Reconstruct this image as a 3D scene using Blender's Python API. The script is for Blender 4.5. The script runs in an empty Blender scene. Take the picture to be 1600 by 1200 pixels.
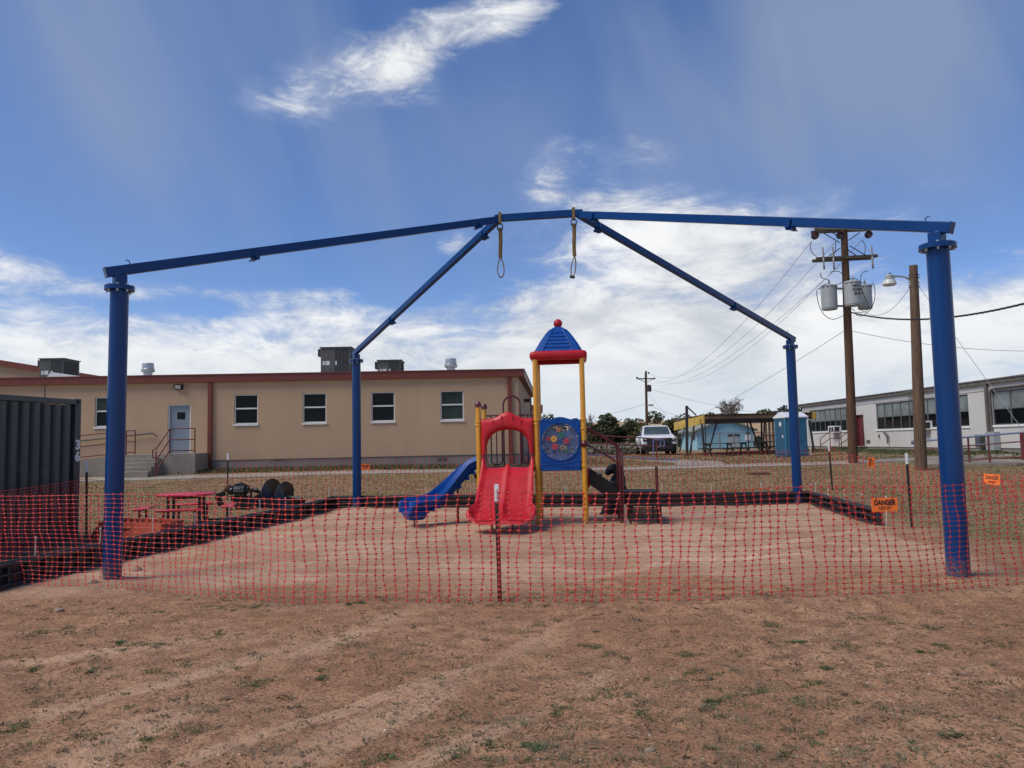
import bpy, math, random
import numpy as np
from mathutils import Vector, Matrix, noise as mnoise
R = math.radians; PI = math.pi
rnd = random.Random(7)
scene = bpy.context.scene
COL = scene.collection

# ------------------------------------------------------------------ camera
F, PITCH, ROLL, CH = 1200.0, 0.0765, -0.0210, 1.65     # focal length in pixels of a 1600 px wide frame
cam = bpy.data.cameras.new('camera'); cam_o = bpy.data.objects.new('camera', cam); COL.objects.link(cam_o)
cp, sp, cr, sr = math.cos(PITCH), math.sin(PITCH), math.cos(ROLL), math.sin(ROLL)
FWD = Vector((0, cp, sp)); UP0 = Vector((0, -sp, cp)); RX0 = Vector((1, 0, 0))
RX = RX0*cr + UP0*sr; UP = -RX0*sr + UP0*cr
cam_o.matrix_world = Matrix(((RX.x, UP.x, -FWD.x, 0), (RX.y, UP.y, -FWD.y, 0), (RX.z, UP.z, -FWD.z, CH), (0, 0, 0, 1)))
cam.sensor_width = 36; cam.lens = 36*F/1600; cam.clip_end = 3000; cam.clip_start = .05
scene.camera = cam_o
EYE = Vector((0, 0, CH))
def ray(px, py): return FWD*F + RX*(px-800) - UP*(py-600)
def G(px, py, z=0.0):
    d = ray(px, py); t = (z-CH)/d.z; return EYE + d*t
def gt_(px, py):
    """where a sight line meets the sloping field"""
    lo_, hi_ = 2.0, 120.0; d = ray(px, py); y = 5.0
    while y < hi_:
        p = EYE + d*(y/d.y)
        if p.z < float(gz(p.x, p.y)): return p
        y += .1
    return EYE + d*(y/d.y)
def at(px, py, Y):
    d = ray(px, py); return EYE + d*(Y/d.y)

# ------------------------------------------------------------------ sky and sun
SUN_EL, SUN_ROT = 54.0, -112.0          # the sun stands to the left and a little behind the camera
world = bpy.data.worlds.new('World'); scene.world = world; world.use_nodes = True
nt = world.node_tree; nt.nodes.clear()
class S:
    """tiny expression helper over node sockets"""
    def __init__(s, nt, k): s.nt = nt; s.k = k
    def m(s, op, *a, clamp=False):
        n = s.nt.nodes.new('ShaderNodeMath'); n.operation = op; n.use_clamp = clamp
        for i, v in enumerate((s,)+a):
            if isinstance(v, S): s.nt.links.new(v.k, n.inputs[i])
            else: n.inputs[i].default_value = v
        return S(s.nt, n.outputs[0])
    def __add__(s, o): return s.m('ADD', o)
    def __sub__(s, o): return s.m('SUBTRACT', o)
    def __mul__(s, o): return s.m('MULTIPLY', o)
    def __truediv__(s, o): return s.m('DIVIDE', o)
def sstep(x, a, b):
    n = x.nt.nodes.new('ShaderNodeMapRange'); n.interpolation_type = 'SMOOTHSTEP'
    x.nt.links.new(x.k, n.inputs['Value']); n.inputs['From Min'].default_value = a; n.inputs['From Max'].default_value = b
    return S(x.nt, n.outputs['Result'])
def mixc(nt, f, a, b):
    n = nt.nodes.new('ShaderNodeMix'); n.data_type = 'RGBA'
    for i, v in ((0, f), (6, a), (7, b)):
        if isinstance(v, S): nt.links.new(v.k, n.inputs[i])
        elif i == 0: n.inputs[i].default_value = v
        else: n.inputs[i].default_value = (*v[:3], 1)
    return S(nt, n.outputs[2])
def noise(nt, vec, scale, detail=4, rough=.5, dist=0.0, lac=2.0):
    n = nt.nodes.new('ShaderNodeTexNoise'); nt.links.new(vec.k, n.inputs['Vector'])
    n.inputs['Scale'].default_value = scale; n.inputs['Detail'].default_value = detail
    n.inputs['Roughness'].default_value = rough; n.inputs['Distortion'].default_value = dist; n.inputs['Lacunarity'].default_value = lac
    return S(nt, n.outputs['Fac'])
def comb(nt, x, y, z):
    n = nt.nodes.new('ShaderNodeCombineXYZ')
    for i, v in enumerate((x, y, z)):
        if isinstance(v, S): nt.links.new(v.k, n.inputs[i])
        else: n.inputs[i].default_value = v
    return S(nt, n.outputs[0])
tc = nt.nodes.new('ShaderNodeTexCoord'); sx = nt.nodes.new('ShaderNodeSeparateXYZ'); nt.links.new(tc.outputs['Generated'], sx.inputs[0])
dx, dy, dz = (S(nt, sx.outputs[i]) for i in range(3))
az = dx.m('ARCTAN2', dy); el = dz.m('ARCSINE')
sky = nt.nodes.new('ShaderNodeTexSky'); sky.sky_type = 'NISHITA'; sky.sun_disc = False
sky.sun_elevation = R(SUN_EL); sky.sun_rotation = R(SUN_ROT); sky.altitude = 1900
sky.air_density = 1.0; sky.dust_density = .5; sky.ozone_density = 2.2
def gauss(px, py, wx, wy, ang=0):
    """a soft oval patch of the sky round the direction seen at a point; widths in radians"""
    d = ray(px, py).normalized(); a0 = math.atan2(d.x, d.y); e0 = math.asin(d.z)
    c, s = math.cos(R(ang)), math.sin(R(ang))
    u = ((az-a0)*c + (el-e0)*s)/wx; v = ((el-e0)*c - (az-a0)*s)/wy
    return (u*u + v*v).m('MULTIPLY', -1.0).m('EXPONENT')
proj = comb(nt, dx/(dz.m('MAXIMUM', 0)+.10), dy/(dz.m('MAXIMUM', 0)+.10), 0.0)
flat = comb(nt, az, el*2.5, 3.0)
n1 = noise(nt, proj, 1.35, 9, .58, .35)
n2 = noise(nt, flat, 4.6, 10, .66, .55)
n3 = noise(nt, flat, 2.2, 4, .5, .2)
n4 = noise(nt, flat, 13.0, 8, .68, .7)
nn = (n1-.5)*1.0 + (n2-.5)*1.9 + (n4-.5)*1.15
lowtop = sstep(az, -.12, .12)*.045 + .240             # the bank of cloud climbs towards the right
band = (el.m('SUBTRACT', lowtop)*-9.0).m('MINIMUM', 1.3).m('MAXIMUM', -.72)
cover = band
for g, w in ((gauss(570, 110, .135, .062, 24), 1.22), (gauss(750, 30, .13, .055, 20), 1.12), (gauss(430, 155, .08, .04, 5), .85), (gauss(840, 12, .08, .035, 10), .8), (gauss(650, 150, .07, .04, -20), .8),
             (gauss(960, 305, .17, .050, -10), 1.0), (gauss(860, 275, .05, .03, 40), .6), (gauss(880, 222, .11, .022, -6), .75), (gauss(1010, 218, .05, .016, -6), .6), (gauss(1120, 385, .20, .05, -5), .8), (gauss(700, 375, .07, .03, 25), .8),
             (gauss(960, 100, .20, .05, 8), -.5), (gauss(480, 330, .22, .07, 12), -.55), (gauss(420, 425, .20, .022, 2), -.55), (gauss(655, 448, .07, .022, 14), -.95), (gauss(280, 478, .11, .013, 2), -.8),
             (gauss(960, 520, .10, .05, 0), .5), (gauss(1480, 400, .14, .05, 0), -.7), (gauss(60, 425, .16, .02, -6), .6), (gauss(480, 475, .12, .022, -2), .5)):
    cover = cover + g*w
dens = sstep(cover + nn, .08, 1.25)
streak = comb(nt, az*4.2 + el*1.5, el*1.5, 8.0)
veil_n = noise(nt, streak, 1.0, 3, .5, .6)
veil = sstep(veil_n, .30, .80)*((gauss(1280, 60, .42, .22, 12)*.75 + gauss(130, 150, .32, .26, -10)*1.15) + .05)
veil = veil + (gauss(1300, 120, .45, .22, 10)*.26 + gauss(90, 130, .30, .3, 0)*.30)
dens2 = dens.m('MAXIMUM', veil.m('MINIMUM', .75))
shade = sstep(n3 + (n2-.5)*.9 + (n4-.5)*.4, .28, .66)
K = 10.0
cloud = mixc(nt, shade, (.52*K, .555*K, .61*K), (.84*K, .85*K, .86*K))
lowgrey = sstep(el, .015, .16)
cloud = mixc(nt, lowgrey, (.62*K, .68*K, .74*K), cloud)
veilc = mixc(nt, dens, (.26*K, .32*K, .46*K), cloud)
skyc = nt.nodes.new('ShaderNodeHueSaturation'); nt.links.new(sky.outputs[0], skyc.inputs['Color'])
skyc.inputs['Saturation'].default_value = 1.24; skyc.inputs['Value'].default_value = 1.22
tint = nt.nodes.new('ShaderNodeMix'); tint.data_type = 'RGBA'; tint.blend_type = 'MULTIPLY'; tint.inputs[0].default_value = 1
nt.links.new(skyc.outputs[0], tint.inputs[6]); tint.inputs[7].default_value = (1.02, .915, 1.03, 1)
tot = mixc(nt, dens2, S(nt, tint.outputs[2]), veilc)
bg = nt.nodes.new('ShaderNodeBackground'); out = nt.nodes.new('ShaderNodeOutputWorld')
nt.links.new(tot.k, bg.inputs[0]); nt.links.new(bg.outputs[0], out.inputs[0]); bg.inputs[1].default_value = .10
sun = bpy.data.lights.new('sun', 'SUN'); sun.energy = 3.2; sun.angle = R(34); sun.color = (1, .92, .80)
sun_o = bpy.data.objects.new('sun', sun); COL.objects.link(sun_o)
e, a = R(SUN_EL), R(SUN_ROT)
sdir = Vector((math.sin(a)*math.cos(e), math.cos(a)*math.cos(e), math.sin(e)))
sun_o.rotation_euler = sdir.to_track_quat('Z', 'Y').to_euler(); sun_o.location = (-30, 20, 40)
vs = scene.view_settings; vs.view_transform = 'Standard'; vs.look = 'None'; vs.exposure = 0.16; vs.gamma = 1.0; vs.use_curve_mapping = False
scene.render.engine = 'CYCLES'
scene.cycles.max_bounces = 5; scene.cycles.diffuse_bounces = 3; scene.cycles.glossy_bounces = 3; scene.cycles.transparent_max_bounces = 8

# ------------------------------------------------------------------ materials
def material(name, color, rough=.6, metal=0.0, var=.12, scale=3.0, bump=0.0, bscale=40.0, color2=None, dirt=0.0, dirtc=(.20, .14, .10), spec=.5, coat=0.0, trans=0.0, alpha=1.0, stretch=None, coord='Object'):
    m = bpy.data.materials.new(name); m.use_nodes = True; t = m.node_tree
    b = t.nodes['Principled BSDF']; tcn = t.nodes.new('ShaderNodeTexCoord'); vec = S(t, tcn.outputs[coord])
    if stretch:
        mp = t.nodes.new('ShaderNodeMapping'); t.links.new(vec.k, mp.inputs[0]); mp.inputs['Scale'].default_value = stretch; vec = S(t, mp.outputs[0])
    n = noise(t, vec, scale, 6, .6); lo = tuple(c*(1-var) for c in color); hi = tuple(min(1, c*(1+var)) for c in color)
    if color2: hi = color2
    c = mixc(t, sstep(n, .3, .7), lo, hi)
    if dirt:
        nd = noise(t, vec, scale*2.7+1, 7, .7); c = mixc(t, sstep(nd, .48, .75)*dirt, c, dirtc)
    t.links.new(c.k, b.inputs['Base Color'])
    rn = (n-.5)*.25 + rough; t.links.new(rn.k, b.inputs['Roughness'])
    b.inputs['Metallic'].default_value = metal; b.inputs['Specular IOR Level'].default_value = spec
    b.inputs['Coat Weight'].default_value = coat; b.inputs['Coat Roughness'].default_value = .12
    b.inputs['Transmission Weight'].default_value = trans; b.inputs['Alpha'].default_value = alpha
    if bump:
        bn = t.nodes.new('ShaderNodeBump'); bn.inputs['Strength'].default_value = bump; bn.inputs['Distance'].default_value = .02
        t.links.new(noise(t, vec, bscale, 5, .6).k, bn.inputs['Height']); t.links.new(bn.outputs[0], b.inputs['Normal'])
    return m
M = {}
def soiled(key, colour, top, amount):
    """dried mud splashed up from the ground: wear with its own ragged edge"""
    t = M[key].node_tree; b = t.nodes['Principled BSDF']; src = S(t, b.inputs['Base Color'].links[0].from_socket)
    g = t.nodes.new('ShaderNodeNewGeometry'); sp_ = t.nodes.new('ShaderNodeSeparateXYZ'); t.links.new(g.outputs['Position'], sp_.inputs[0]); P = S(t, g.outputs['Position'])
    nz = noise(t, P, 14, 6, .7); h = S(t, sp_.outputs[2]) + (nz-.5)*(top*1.6)
    f = sstep(h, top, top*.15)*amount*sstep(noise(t, P, 30, 5, .7), .35, .6)
    c = mixc(t, f, src, colour); t.links.new(c.k, b.inputs['Base Color'])
def mk(key, *a, **k): M[key] = material(key, *a, **k)
mk('blue_steel', (.0003, .034, .142), .30, var=.08, scale=1.5, coat=.03, spec=.28, dirt=.03, dirtc=(.05, .09, .2))
soiled('blue_steel', (.20, .13, .09), .32, .75)
mk('blue_plastic', (.001, .058, .27), .45, var=.12, bump=.04, bscale=60, spec=.25, dirt=.04, dirtc=(.06, .14, .35))
mk('red_plastic', (.45, .010, .018), .42, spec=.35, var=.14, bump=.03, bscale=60, dirt=.32, dirtc=(.50, .075, .075))
mk('yellow_steel', (.66, .30, .012), .34, var=.08, dirt=.08, dirtc=(.4, .2, .05), coat=.3)
soiled('yellow_steel', (.26, .17, .11), .22, .8)
mk('maroon_steel', (.085, .006, .010), .35, var=.12, coat=.3)
mk('charcoal_plate', (.013, .012, .011), .65, var=.2, bump=.1, bscale=150, dirt=.12, dirtc=(.08, .07, .06), spec=.2)
mk('black_plastic', (.004, .004, .006), .45, spec=.2, var=.3, dirt=.15, dirtc=(.08, .06, .05), bump=.1, bscale=20)
mk('border_plastic', (.020, .019, .022), .5, var=.3, dirt=.3, dirtc=(.10, .075, .06), bump=.15, bscale=30)
mk('galvanised', (.42, .44, .45), .4, metal=.7, var=.15, scale=8)
mk('white_metal', (.58, .57, .54), .45, var=.05, dirt=.1)
mk('white_paint', (.78, .78, .76), .5, var=.04)
mk('post_green', (.018, .020, .016), .6, var=.3, dirt=.25)
mk('net_orange', (.60, .036, .028), .45, var=.15, scale=1.2)
mk('sign_orange', (.95, .19, .02), .5, var=.04)
mk('print_black', (.012, .012, .012), .6, var=.05)
mk('print_white', (.75, .75, .73), .6, var=.05)
mk('strap_tan', (.20, .13, .045), .8, var=.25, scale=20, bump=.3, bscale=200)
mk('glass_reflect_green', (.022, .038, .034), .15, var=.5, scale=.8, spec=.2)  # greenish reflection in the panes, put into their base colour
mk('container_paint', (.042, .052, .055), .36, spec=.5, var=.15, scale=2, dirt=.25, dirtc=(.13, .14, .15), bump=.12, bscale=6)
mk('stucco', (.485, .33, .20), .9, var=.05, scale=.7, bump=.35, bscale=90, stretch=(1, 1, .35), dirt=.22, dirtc=(.37, .25, .15))
mk('stucco_light', (.46, .325, .21), .9, var=.05, scale=.7, bump=.35, bscale=90)
mk('red_trim', (.165, .030, .015), .5, var=.10, scale=2)
mk('rail_red', (.13, .022, .020), .5, var=.2, dirt=.25, dirtc=(.28, .2, .18))
mk('rail_blue', (.12, .16, .30), .5, var=.2, dirt=.3, dirtc=(.3, .2, .2))
mk('concrete', (.27, .235, .19), .9, var=.15, scale=1.6, bump=.3, bscale=50, dirt=.45, dirtc=(.17, .15, .12))
mk('foundation', (.22, .215, .185), .9, var=.15, scale=1.3, bump=.3, bscale=40, dirt=.5, dirtc=(.12, .12, .10))
mk('door_grey', (.22, .255, .29), .5, var=.05)
mk('vinyl_white', (.72, .71, .66), .5, var=.05)
mk('glass_dark', (.006, .008, .010), .10, var=.3, scale=.6, spec=.12)
mk('glass_blind_reflect', (.15, .175, .175), .25, var=.35, scale=.9, spec=.3)  # pale grey stands for both the blinds and the sky reflected in the glass
mk('hvac_grey', (.085, .082, .075), .55, var=.12, scale=2)
mk('hvac_dark', (.030, .030, .030), .6, var=.2)
mk('paper_label', (.62, .63, .62), .7, var=.1)
mk('block_white', (.52, .51, .48), .85, var=.06, scale=.5, bump=.25, bscale=30, dirt=.12, dirtc=(.36, .34, .30))
mk('window_frame_dark', (.10, .105, .10), .5, var=.15)
mk('roof_edge', (.12, .105, .095), .7, var=.2)
mk('red_door', (.11, .013, .013), .5, var=.1)
mk('pole_brown', (.090, .044, .022), .9, var=.35, scale=3, bump=.5, bscale=12, stretch=(6, 6, .5), dirt=.3, dirtc=(.06, .035, .02))
mk('pole_grey', (.115, .072, .042), .9, var=.35, scale=3, bump=.6, bscale=12, stretch=(6, 6, .5), dirt=.4, dirtc=(.09, .06, .045))
mk('timber_dark', (.070, .058, .040), .9, var=.3, scale=6, bump=.3)
mk('insulator', (.045, .018, .014), .25, var=.2)
mk('polymer_grey', (.30, .31, .31), .5, var=.15)
mk('transformer_paint', (.31, .335, .335), .45, var=.06, scale=3, dirt=.12, dirtc=(.2, .2, .19))
mk('wire_black', (.015, .015, .017), .6, var=.1)
mk('wire_grey', (.24, .26, .29), .5, var=.1)
mk('lamp_lens', (.55, .56, .52), .3, var=.1)
mk('truck_white', (.66, .68, .70), .25, var=.02, coat=.6)
mk('truck_black', (.010, .010, .012), .4, var=.2)
mk('tyre', (.014, .014, .014), .85, var=.2)
mk('windscreen', (.055, .075, .075), .08, var=.25, scale=1, spec=.8)
mk('ramada_yellow', (.50, .33, .055), .7, var=.2, scale=1.2, dirt=.35, dirtc=(.28, .17, .05))
mk('ramada_rust', (.15, .095, .055), .8, var=.5, scale=.8, color2=(.22, .13, .06), dirt=.5, dirtc=(.07, .045, .035))
mk('steel_dark', (.030, .026, .026), .6, var=.3)
mk('plank_dark', (.040, .030, .025), .85, var=.3)
mk('house_blue', (.26, .49, .56), .8, var=.06, scale=.8, dirt=.1, dirtc=(.15, .3, .36))
mk('house_roof', (.22, .235, .20), .8, var=.15, scale=3)
mk('house_door', (.34, .40, .42), .6, var=.08)
mk('potty_blue', (.026, .145, .25), .5, var=.10, scale=1.5)
mk('potty_dark', (.016, .080, .15), .5, var=.10)
mk('potty_roof', (.60, .63, .64), .5, var=.06)
mk('table_red', (.58, .028, .06), .4, var=.10, coat=.3)
mk('bucket_orange', (.36, .060, .022), .6, var=.25, scale=3, dirt=.35, dirtc=(.20, .06, .03), bump=.1)
mk('tooth_steel', (.24, .055, .03), .6, var=.4, scale=12)
mk('auger_steel', (.055, .052, .055), .45, metal=.5, var=.4, scale=5, dirt=.3, dirtc=(.12, .11, .11))
mk('auger_black', (.012, .013, .014), .35, var=.4, dirt=.3, dirtc=(.10, .09, .085))
mk('fence_wire', (.24, .25, .25), .5, metal=.3, var=.1)
mk('rock', (.30, .215, .165), .95, var=.3, scale=9, bump=.4, bscale=30, coord='Generated')
mk('bark', (.09, .065, .045), .9, var=.3)
mk('bark_grey', (.17, .15, .13), .9, var=.3)
mk('white_sheet', (.68, .68, .66), .6, var=.05)
for k, c in (('gear_red', (.60, .035, .03)), ('gear_yellow', (.75, .38, .02)), ('gear_orange', (.72, .21, .02)), ('gear_green', (.015, .20, .09)), ('gear_blue', (.015, .04, .32)), ('gear_tan', (.28, .20, .13))):
    mk(k, c, .4, var=.05)
mk('clear_panel', (.10, .15, .30), .25, var=.08, alpha=.07, spec=.3)
def leafmat(key, a, b):
    m = material(key, a, .8, var=.3, scale=.9, color2=b, spec=.2, coord='Object'); M[key] = m
leafmat('juniper_leaf', (.034, .048, .020), (.115, .125, .060))
leafmat('olive_leaf', (.060, .060, .024), (.15, .14, .06))
leafmat('sage_leaf', (.15, .15, .105), (.28, .26, .20))
def grassmat(key, cols):
    m = bpy.data.materials.new(key); m.use_nodes = True; t = m.node_tree; b = t.nodes['Principled BSDF']
    g = t.nodes.new('ShaderNodeNewGeometry'); r = t.nodes.new('ShaderNodeValToRGB'); t.links.new(g.outputs['Random Per Island'], r.inputs[0])
    while len(r.color_ramp.elements) < len(cols): r.color_ramp.elements.new(.5)
    for i, c in enumerate(cols): r.color_ramp.elements[i].position = i/(len(cols)-1); r.color_ramp.elements[i].color = (*c, 1)
    t.links.new(r.outputs[0], b.inputs['Base Color']); b.inputs['Roughness'].default_value = .8; b.inputs['Specular IOR Level'].default_value = .2
    M[key] = m
grassmat('grass_green', [(.055, .085, .028), (.085, .115, .045), (.14, .15, .075), (.04, .06, .022)])
grassmat('grass_dry', [(.19, .135, .08), (.15, .10, .062), (.10, .095, .045), (.23, .165, .105), (.11, .075, .05)])
grassmat('grass_sage', [(.12, .15, .085), (.17, .19, .12), (.09, .12, .055)])
grassmat('pebble_mix', [(.26, .18, .135), (.40, .31, .25), (.17, .11, .085), (.55, .46, .40)])

# ------------------------------------------------------------------ mesh helpers
def bez(p0, p1, p2, n=10):
    return [p0*(1-t)**2 + p1*2*t*(1-t) + p2*t*t for t in [i/n for i in range(n+1)]]
class MB:
    def __init__(s): s.v = []; s.f = []
    def add(s, vs, fs):
        o = len(s.v); s.v += [Vector(v) for v in vs]; s.f += [tuple(i+o for i in f) for f in fs]; return s
    def box(s, c, size, rz=0.0, mat=None):
        h = Vector(size)/2; m = mat or Matrix.Rotation(rz, 3, 'Z'); c = Vector(c)
        vs = [c + m @ Vector((h.x*x, h.y*y, h.z*z)) for z in (-1, 1) for y in (-1, 1) for x in (-1, 1)]
        return s.add(vs, [(0, 2, 3, 1), (4, 5, 7, 6), (0, 1, 5, 4), (2, 6, 7, 3), (0, 4, 6, 2), (1, 3, 7, 5)])
    def bb(s, x0, x1, y0, y1, z0, z1): return s.box(((x0+x1)/2, (y0+y1)/2, (z0+z1)/2), (x1-x0, y1-y0, z1-z0))
    def beam(s, a, b, w, h, up=(0, 0, 1)):
        a, b = Vector(a), Vector(b); d = (b-a); L = d.length; d.normalize(); x = d.cross(Vector(up)).normalized(); z = x.cross(d)
        m = Matrix((x, d, z)).transposed(); return s.box((a+b)/2, (w, L, h), mat=m)
    def tube(s, pts, r, n=8, caps=True, closed=False):
        pts = [Vector(p) for p in pts]; N = len(pts); o = len(s.v); rr = r if isinstance(r, (list, tuple)) else [r]*N
        t0 = (pts[1]-pts[0]).normalized(); ref = Vector((0, 0, 1)) if abs(t0.z) < .9 else Vector((1, 0, 0)); u = t0.cross(ref).normalized()
        for i, p in enumerate(pts):
            a = pts[i-1] if i or closed else p; b = pts[(i+1) % N] if i < N-1 or closed else p
            t = (b-a).normalized(); u = (u - t*u.dot(t)).normalized(); w = t.cross(u)
            for k in range(n):
                q = 2*PI*k/n; s.v.append(p + (u*math.cos(q)+w*math.sin(q))*rr[i])
        for i in range(N if closed else N-1):
            for k in range(n):
                a, b = o+i*n+k, o+i*n+(k+1) % n; c, d = o+((i+1) % N)*n+(k+1) % n, o+((i+1) % N)*n+k; s.f.append((a, b, c, d))
        if caps and not closed: s.f.append(tuple(o+k for k in reversed(range(n)))); s.f.append(tuple(o+(N-1)*n+k for k in range(n)))
        return s
    def cyl(s, a, b, r, n=16, r2=None): return s.tube([a, b], [r, r if r2 is None else r2], n)
    def lathe(s, prof, c=(0, 0, 0), n=24, axis=None):
        c = Vector(c); o = len(s.v); q = Vector((0, 0, 1)).rotation_difference(Vector(axis)).to_matrix() if axis else Matrix.Identity(3)
        for r, z in prof:
            for k in range(n): s.v.append(c + q @ Vector((r*math.cos(2*PI*k/n), r*math.sin(2*PI*k/n), z)))
        for i in range(len(prof)-1):
            for k in range(n): s.f.append((o+i*n+k, o+i*n+(k+1) % n, o+(i+1)*n+(k+1) % n, o+(i+1)*n+k))
        s.f.append(tuple(o+k for k in reversed(range(n)))); s.f.append(tuple(o+(len(prof)-1)*n+k for k in range(n)))
        return s
    def ball(s, c, r, n=14, sc=(1, 1, 1)):
        m = n//2; prof = [(max(1e-4, math.sin(PI*i/m))*r, -math.cos(PI*i/m)*r) for i in range(m+1)]; k = len(s.v)
        s.lathe(prof, (0, 0, 0), n)
        for i in range(k, len(s.v)): v = s.v[i]; s.v[i] = Vector((v.x*sc[0], v.y*sc[1], v.z*sc[2])) + Vector(c)
        return s
    def prism(s, poly, a, b, conv):
        """outline (list of 2D points, counter-clockwise) between two depths; conv(u, v, d) gives the point"""
        n = len(poly); return s.add([conv(u, v, a) for u, v in poly] + [conv(u, v, b) for u, v in poly],
            [tuple(reversed(range(n))), tuple(range(n, 2*n))] + [(i, (i+1) % n, n+(i+1) % n, n+i) for i in range(n)])
    def loft(s, rings, caps=True, closed=True):
        n = len(rings[0]); o = len(s.v)
        for r in rings: s.v += [Vector(p) for p in r]
        for i in range(len(rings)-1):
            for k in range(n if closed else n-1): s.f.append((o+i*n+k, o+i*n+(k+1) % n, o+(i+1)*n+(k+1) % n, o+(i+1)*n+k))
        if caps: s.f.append(tuple(o+k for k in reversed(range(n)))); s.f.append(tuple(o+(len(rings)-1)*n+k for k in range(n)))
        return s
    def build(s, name, mat, parent=None, smooth=True, bevel=0.0, world=False, label=None, kind=None, ang=35, seg=2):
        me = bpy.data.meshes.new(name); vs = s.v
        if world and parent is not None:
            inv = wmat(parent).inverted(); vs = [inv @ v for v in vs]
        me.from_pydata([tuple(v) for v in vs], [], s.f); me.update()
        import bmesh
        bm = bmesh.new(); bm.from_mesh(me); bmesh.ops.recalc_face_normals(bm, faces=bm.faces); bm.to_mesh(me); bm.free()
        me.materials.append(M[mat] if isinstance(mat, str) else mat)
        if smooth: me.shade_smooth(); me.set_sharp_from_angle(angle=R(ang))
        o = bpy.data.objects.new(name, me); COL.objects.link(o)
        if parent is not None: o.parent = parent
        if bevel:
            b = o.modifiers.new('bevel', 'BEVEL'); b.width = bevel; b.segments = seg; b.limit_method = 'ANGLE'; b.angle_limit = R(40)
        if label: o['label'] = label
        if kind: o['kind'] = kind
        return o
def wmat(o):
    m = Matrix.LocRotScale(o.location, o.rotation_euler, o.scale)
    return (wmat(o.parent) @ m) if o.parent else m
def tag(o, label=None, cat=None, group=None, kind=None):
    if label: o['label'] = label
    if cat: o['category'] = cat
    if group: o['group'] = group
    if kind: o['kind'] = kind
    return o
def thing(name, label, cat, loc=(0, 0, 0), rz=0.0, group=None):
    o = bpy.data.objects.new(name, None); o.empty_display_size = .2; COL.objects.link(o); o.location = loc; o.rotation_euler = (0, 0, rz)
    return tag(o, label, cat, group)
def kids(o): return [c for c in bpy.data.objects if c.parent == o]
def copy_tree(o, parent=None):
    c = o.copy(); COL.objects.link(c)
    if parent is not None: c.parent = parent
    for ch in kids(o): copy_tree(ch, c)
    return c
def dup(o, label, loc, rz=None):
    c = copy_tree(o); c.location = loc; c['label'] = label
    if rz is not None: c.rotation_euler = (0, 0, rz)
    return c
def text(s, size, mat, parent, mtx, bold=.0, depth=.001, sx=1.0, name='lettering'):
    cu = bpy.data.curves.new('t', 'FONT'); cu.body = s; cu.size = size; cu.align_x = 'CENTER'; cu.align_y = 'CENTER'; cu.offset = bold; cu.extrude = depth
    cu.resolution_u = 4
    ob = bpy.data.objects.new('t', cu); me = bpy.data.meshes.new_from_object(ob); bpy.data.objects.remove(ob); me.name = name
    me.transform(mtx @ Matrix.Diagonal((sx, 1, 1, 1))); me.materials.clear(); me.materials.append(M[mat])
    o = bpy.data.objects.new(name, me); COL.objects.link(o)
    if parent is not None: o.parent = parent
    return o
FACE_CAM = Matrix.Rotation(R(90), 4, 'X')       # text that reads from -Y
def T(x, y, z): return Matrix.Translation((x, y, z))
ORD = ['first', 'second', 'third', 'fourth', 'fifth', 'sixth', 'seventh', 'eighth', 'ninth', 'tenth', 'eleventh', 'twelfth']

# ------------------------------------------------------------------ the ground
def hsh(i, j, s):
    a = (i*374761393 + j*668265263 + s*1442695041) & 0xffffffff
    a = ((a ^ (a >> 13))*1274126177) & 0xffffffff
    return ((a ^ (a >> 16)) & 0xffff)/65535.0
def vnoise(x, y, s=0):
    i = np.floor(x).astype(np.int64); j = np.floor(y).astype(np.int64); u = x-i; v = y-j; u = u*u*(3-2*u); v = v*v*(3-2*v)
    return (hsh(i, j, s)*(1-u)+hsh(i+1, j, s)*u)*(1-v) + (hsh(i, j+1, s)*(1-u)+hsh(i+1, j+1, s)*u)*v
def fbm(x, y, f, o, s=0, g=.5):
    r = 0; a = 1; t = 0
    for k in range(o): r = r + a*vnoise(x*f*2**k+17*k, y*f*2**k+31*k, s+k); t += a; a *= g
    return r/t
def smooth(x, a, b):
    t = np.clip((x-a)/(b-a), 0, 1); return t*t*(3-2*t)
def gz(x, y):
    x = np.asarray(x, float); y = np.asarray(y, float)
    k = np.interp(x, [-6, 4, 13, 18, 40], [.86, .66, .62, .74, .78])
    z = k*(smooth(y, 18.0, 36.0)*.45 + .55*np.clip((y-19.2)/13.6, 0, 1))
    far = np.hypot(x*.6, y)
    z = z + smooth(far, 72, 150)*4.6*(.75+.5*fbm(x, y, .018, 3, 40)) + smooth(far, 150, 600)*14*fbm(x, y, .006, 3, 60)
    return z
def gzf(x, y): return float(gz(x, y))
B_BL, B_BR, B_FR, B_FL = G(520, 797), G(1268, 788), G(1375, 822), G(-60, 934)    # foot of the plastic border round the pit
def axis(segs):
    out = [segs[0][0]]
    for a, b, h0, h1 in segs:
        x = a
        while x < b:
            t = (x-a)/(b-a); x += h0*(h1/h0)**t; out.append(min(x, b))
    return np.array(sorted(set(np.round(out, 4))))
xs = axis([(0, 9, .04, .045), (9, 26, .05, .5), (26, 700, .6, 40)]); xs = np.concatenate([-xs[::-1][:-1], xs])
ys = axis([(-3, 1.8, .5, .3), (1.8, 9.5, .028, .045), (9.5, 20, .06, .09), (20, 40, .14, .4), (40, 900, .5, 40)])
GX, GY = np.meshgrid(xs, ys)
def line_d(px, py, a, b):
    """signed distance to the line a-b and the run along it"""
    d = (b-a); L = math.hypot(d.x, d.y); ux, uy = d.x/L, d.y/L
    return (px-a.x)*uy - (py-a.y)*ux, (px-a.x)*ux + (py-a.y)*uy, L
def side(a, b):
    return line_d(GX, GY, a, b)[0]
wob = (fbm(GX, GY, 1.1, 4, 5)-.5)
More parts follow.
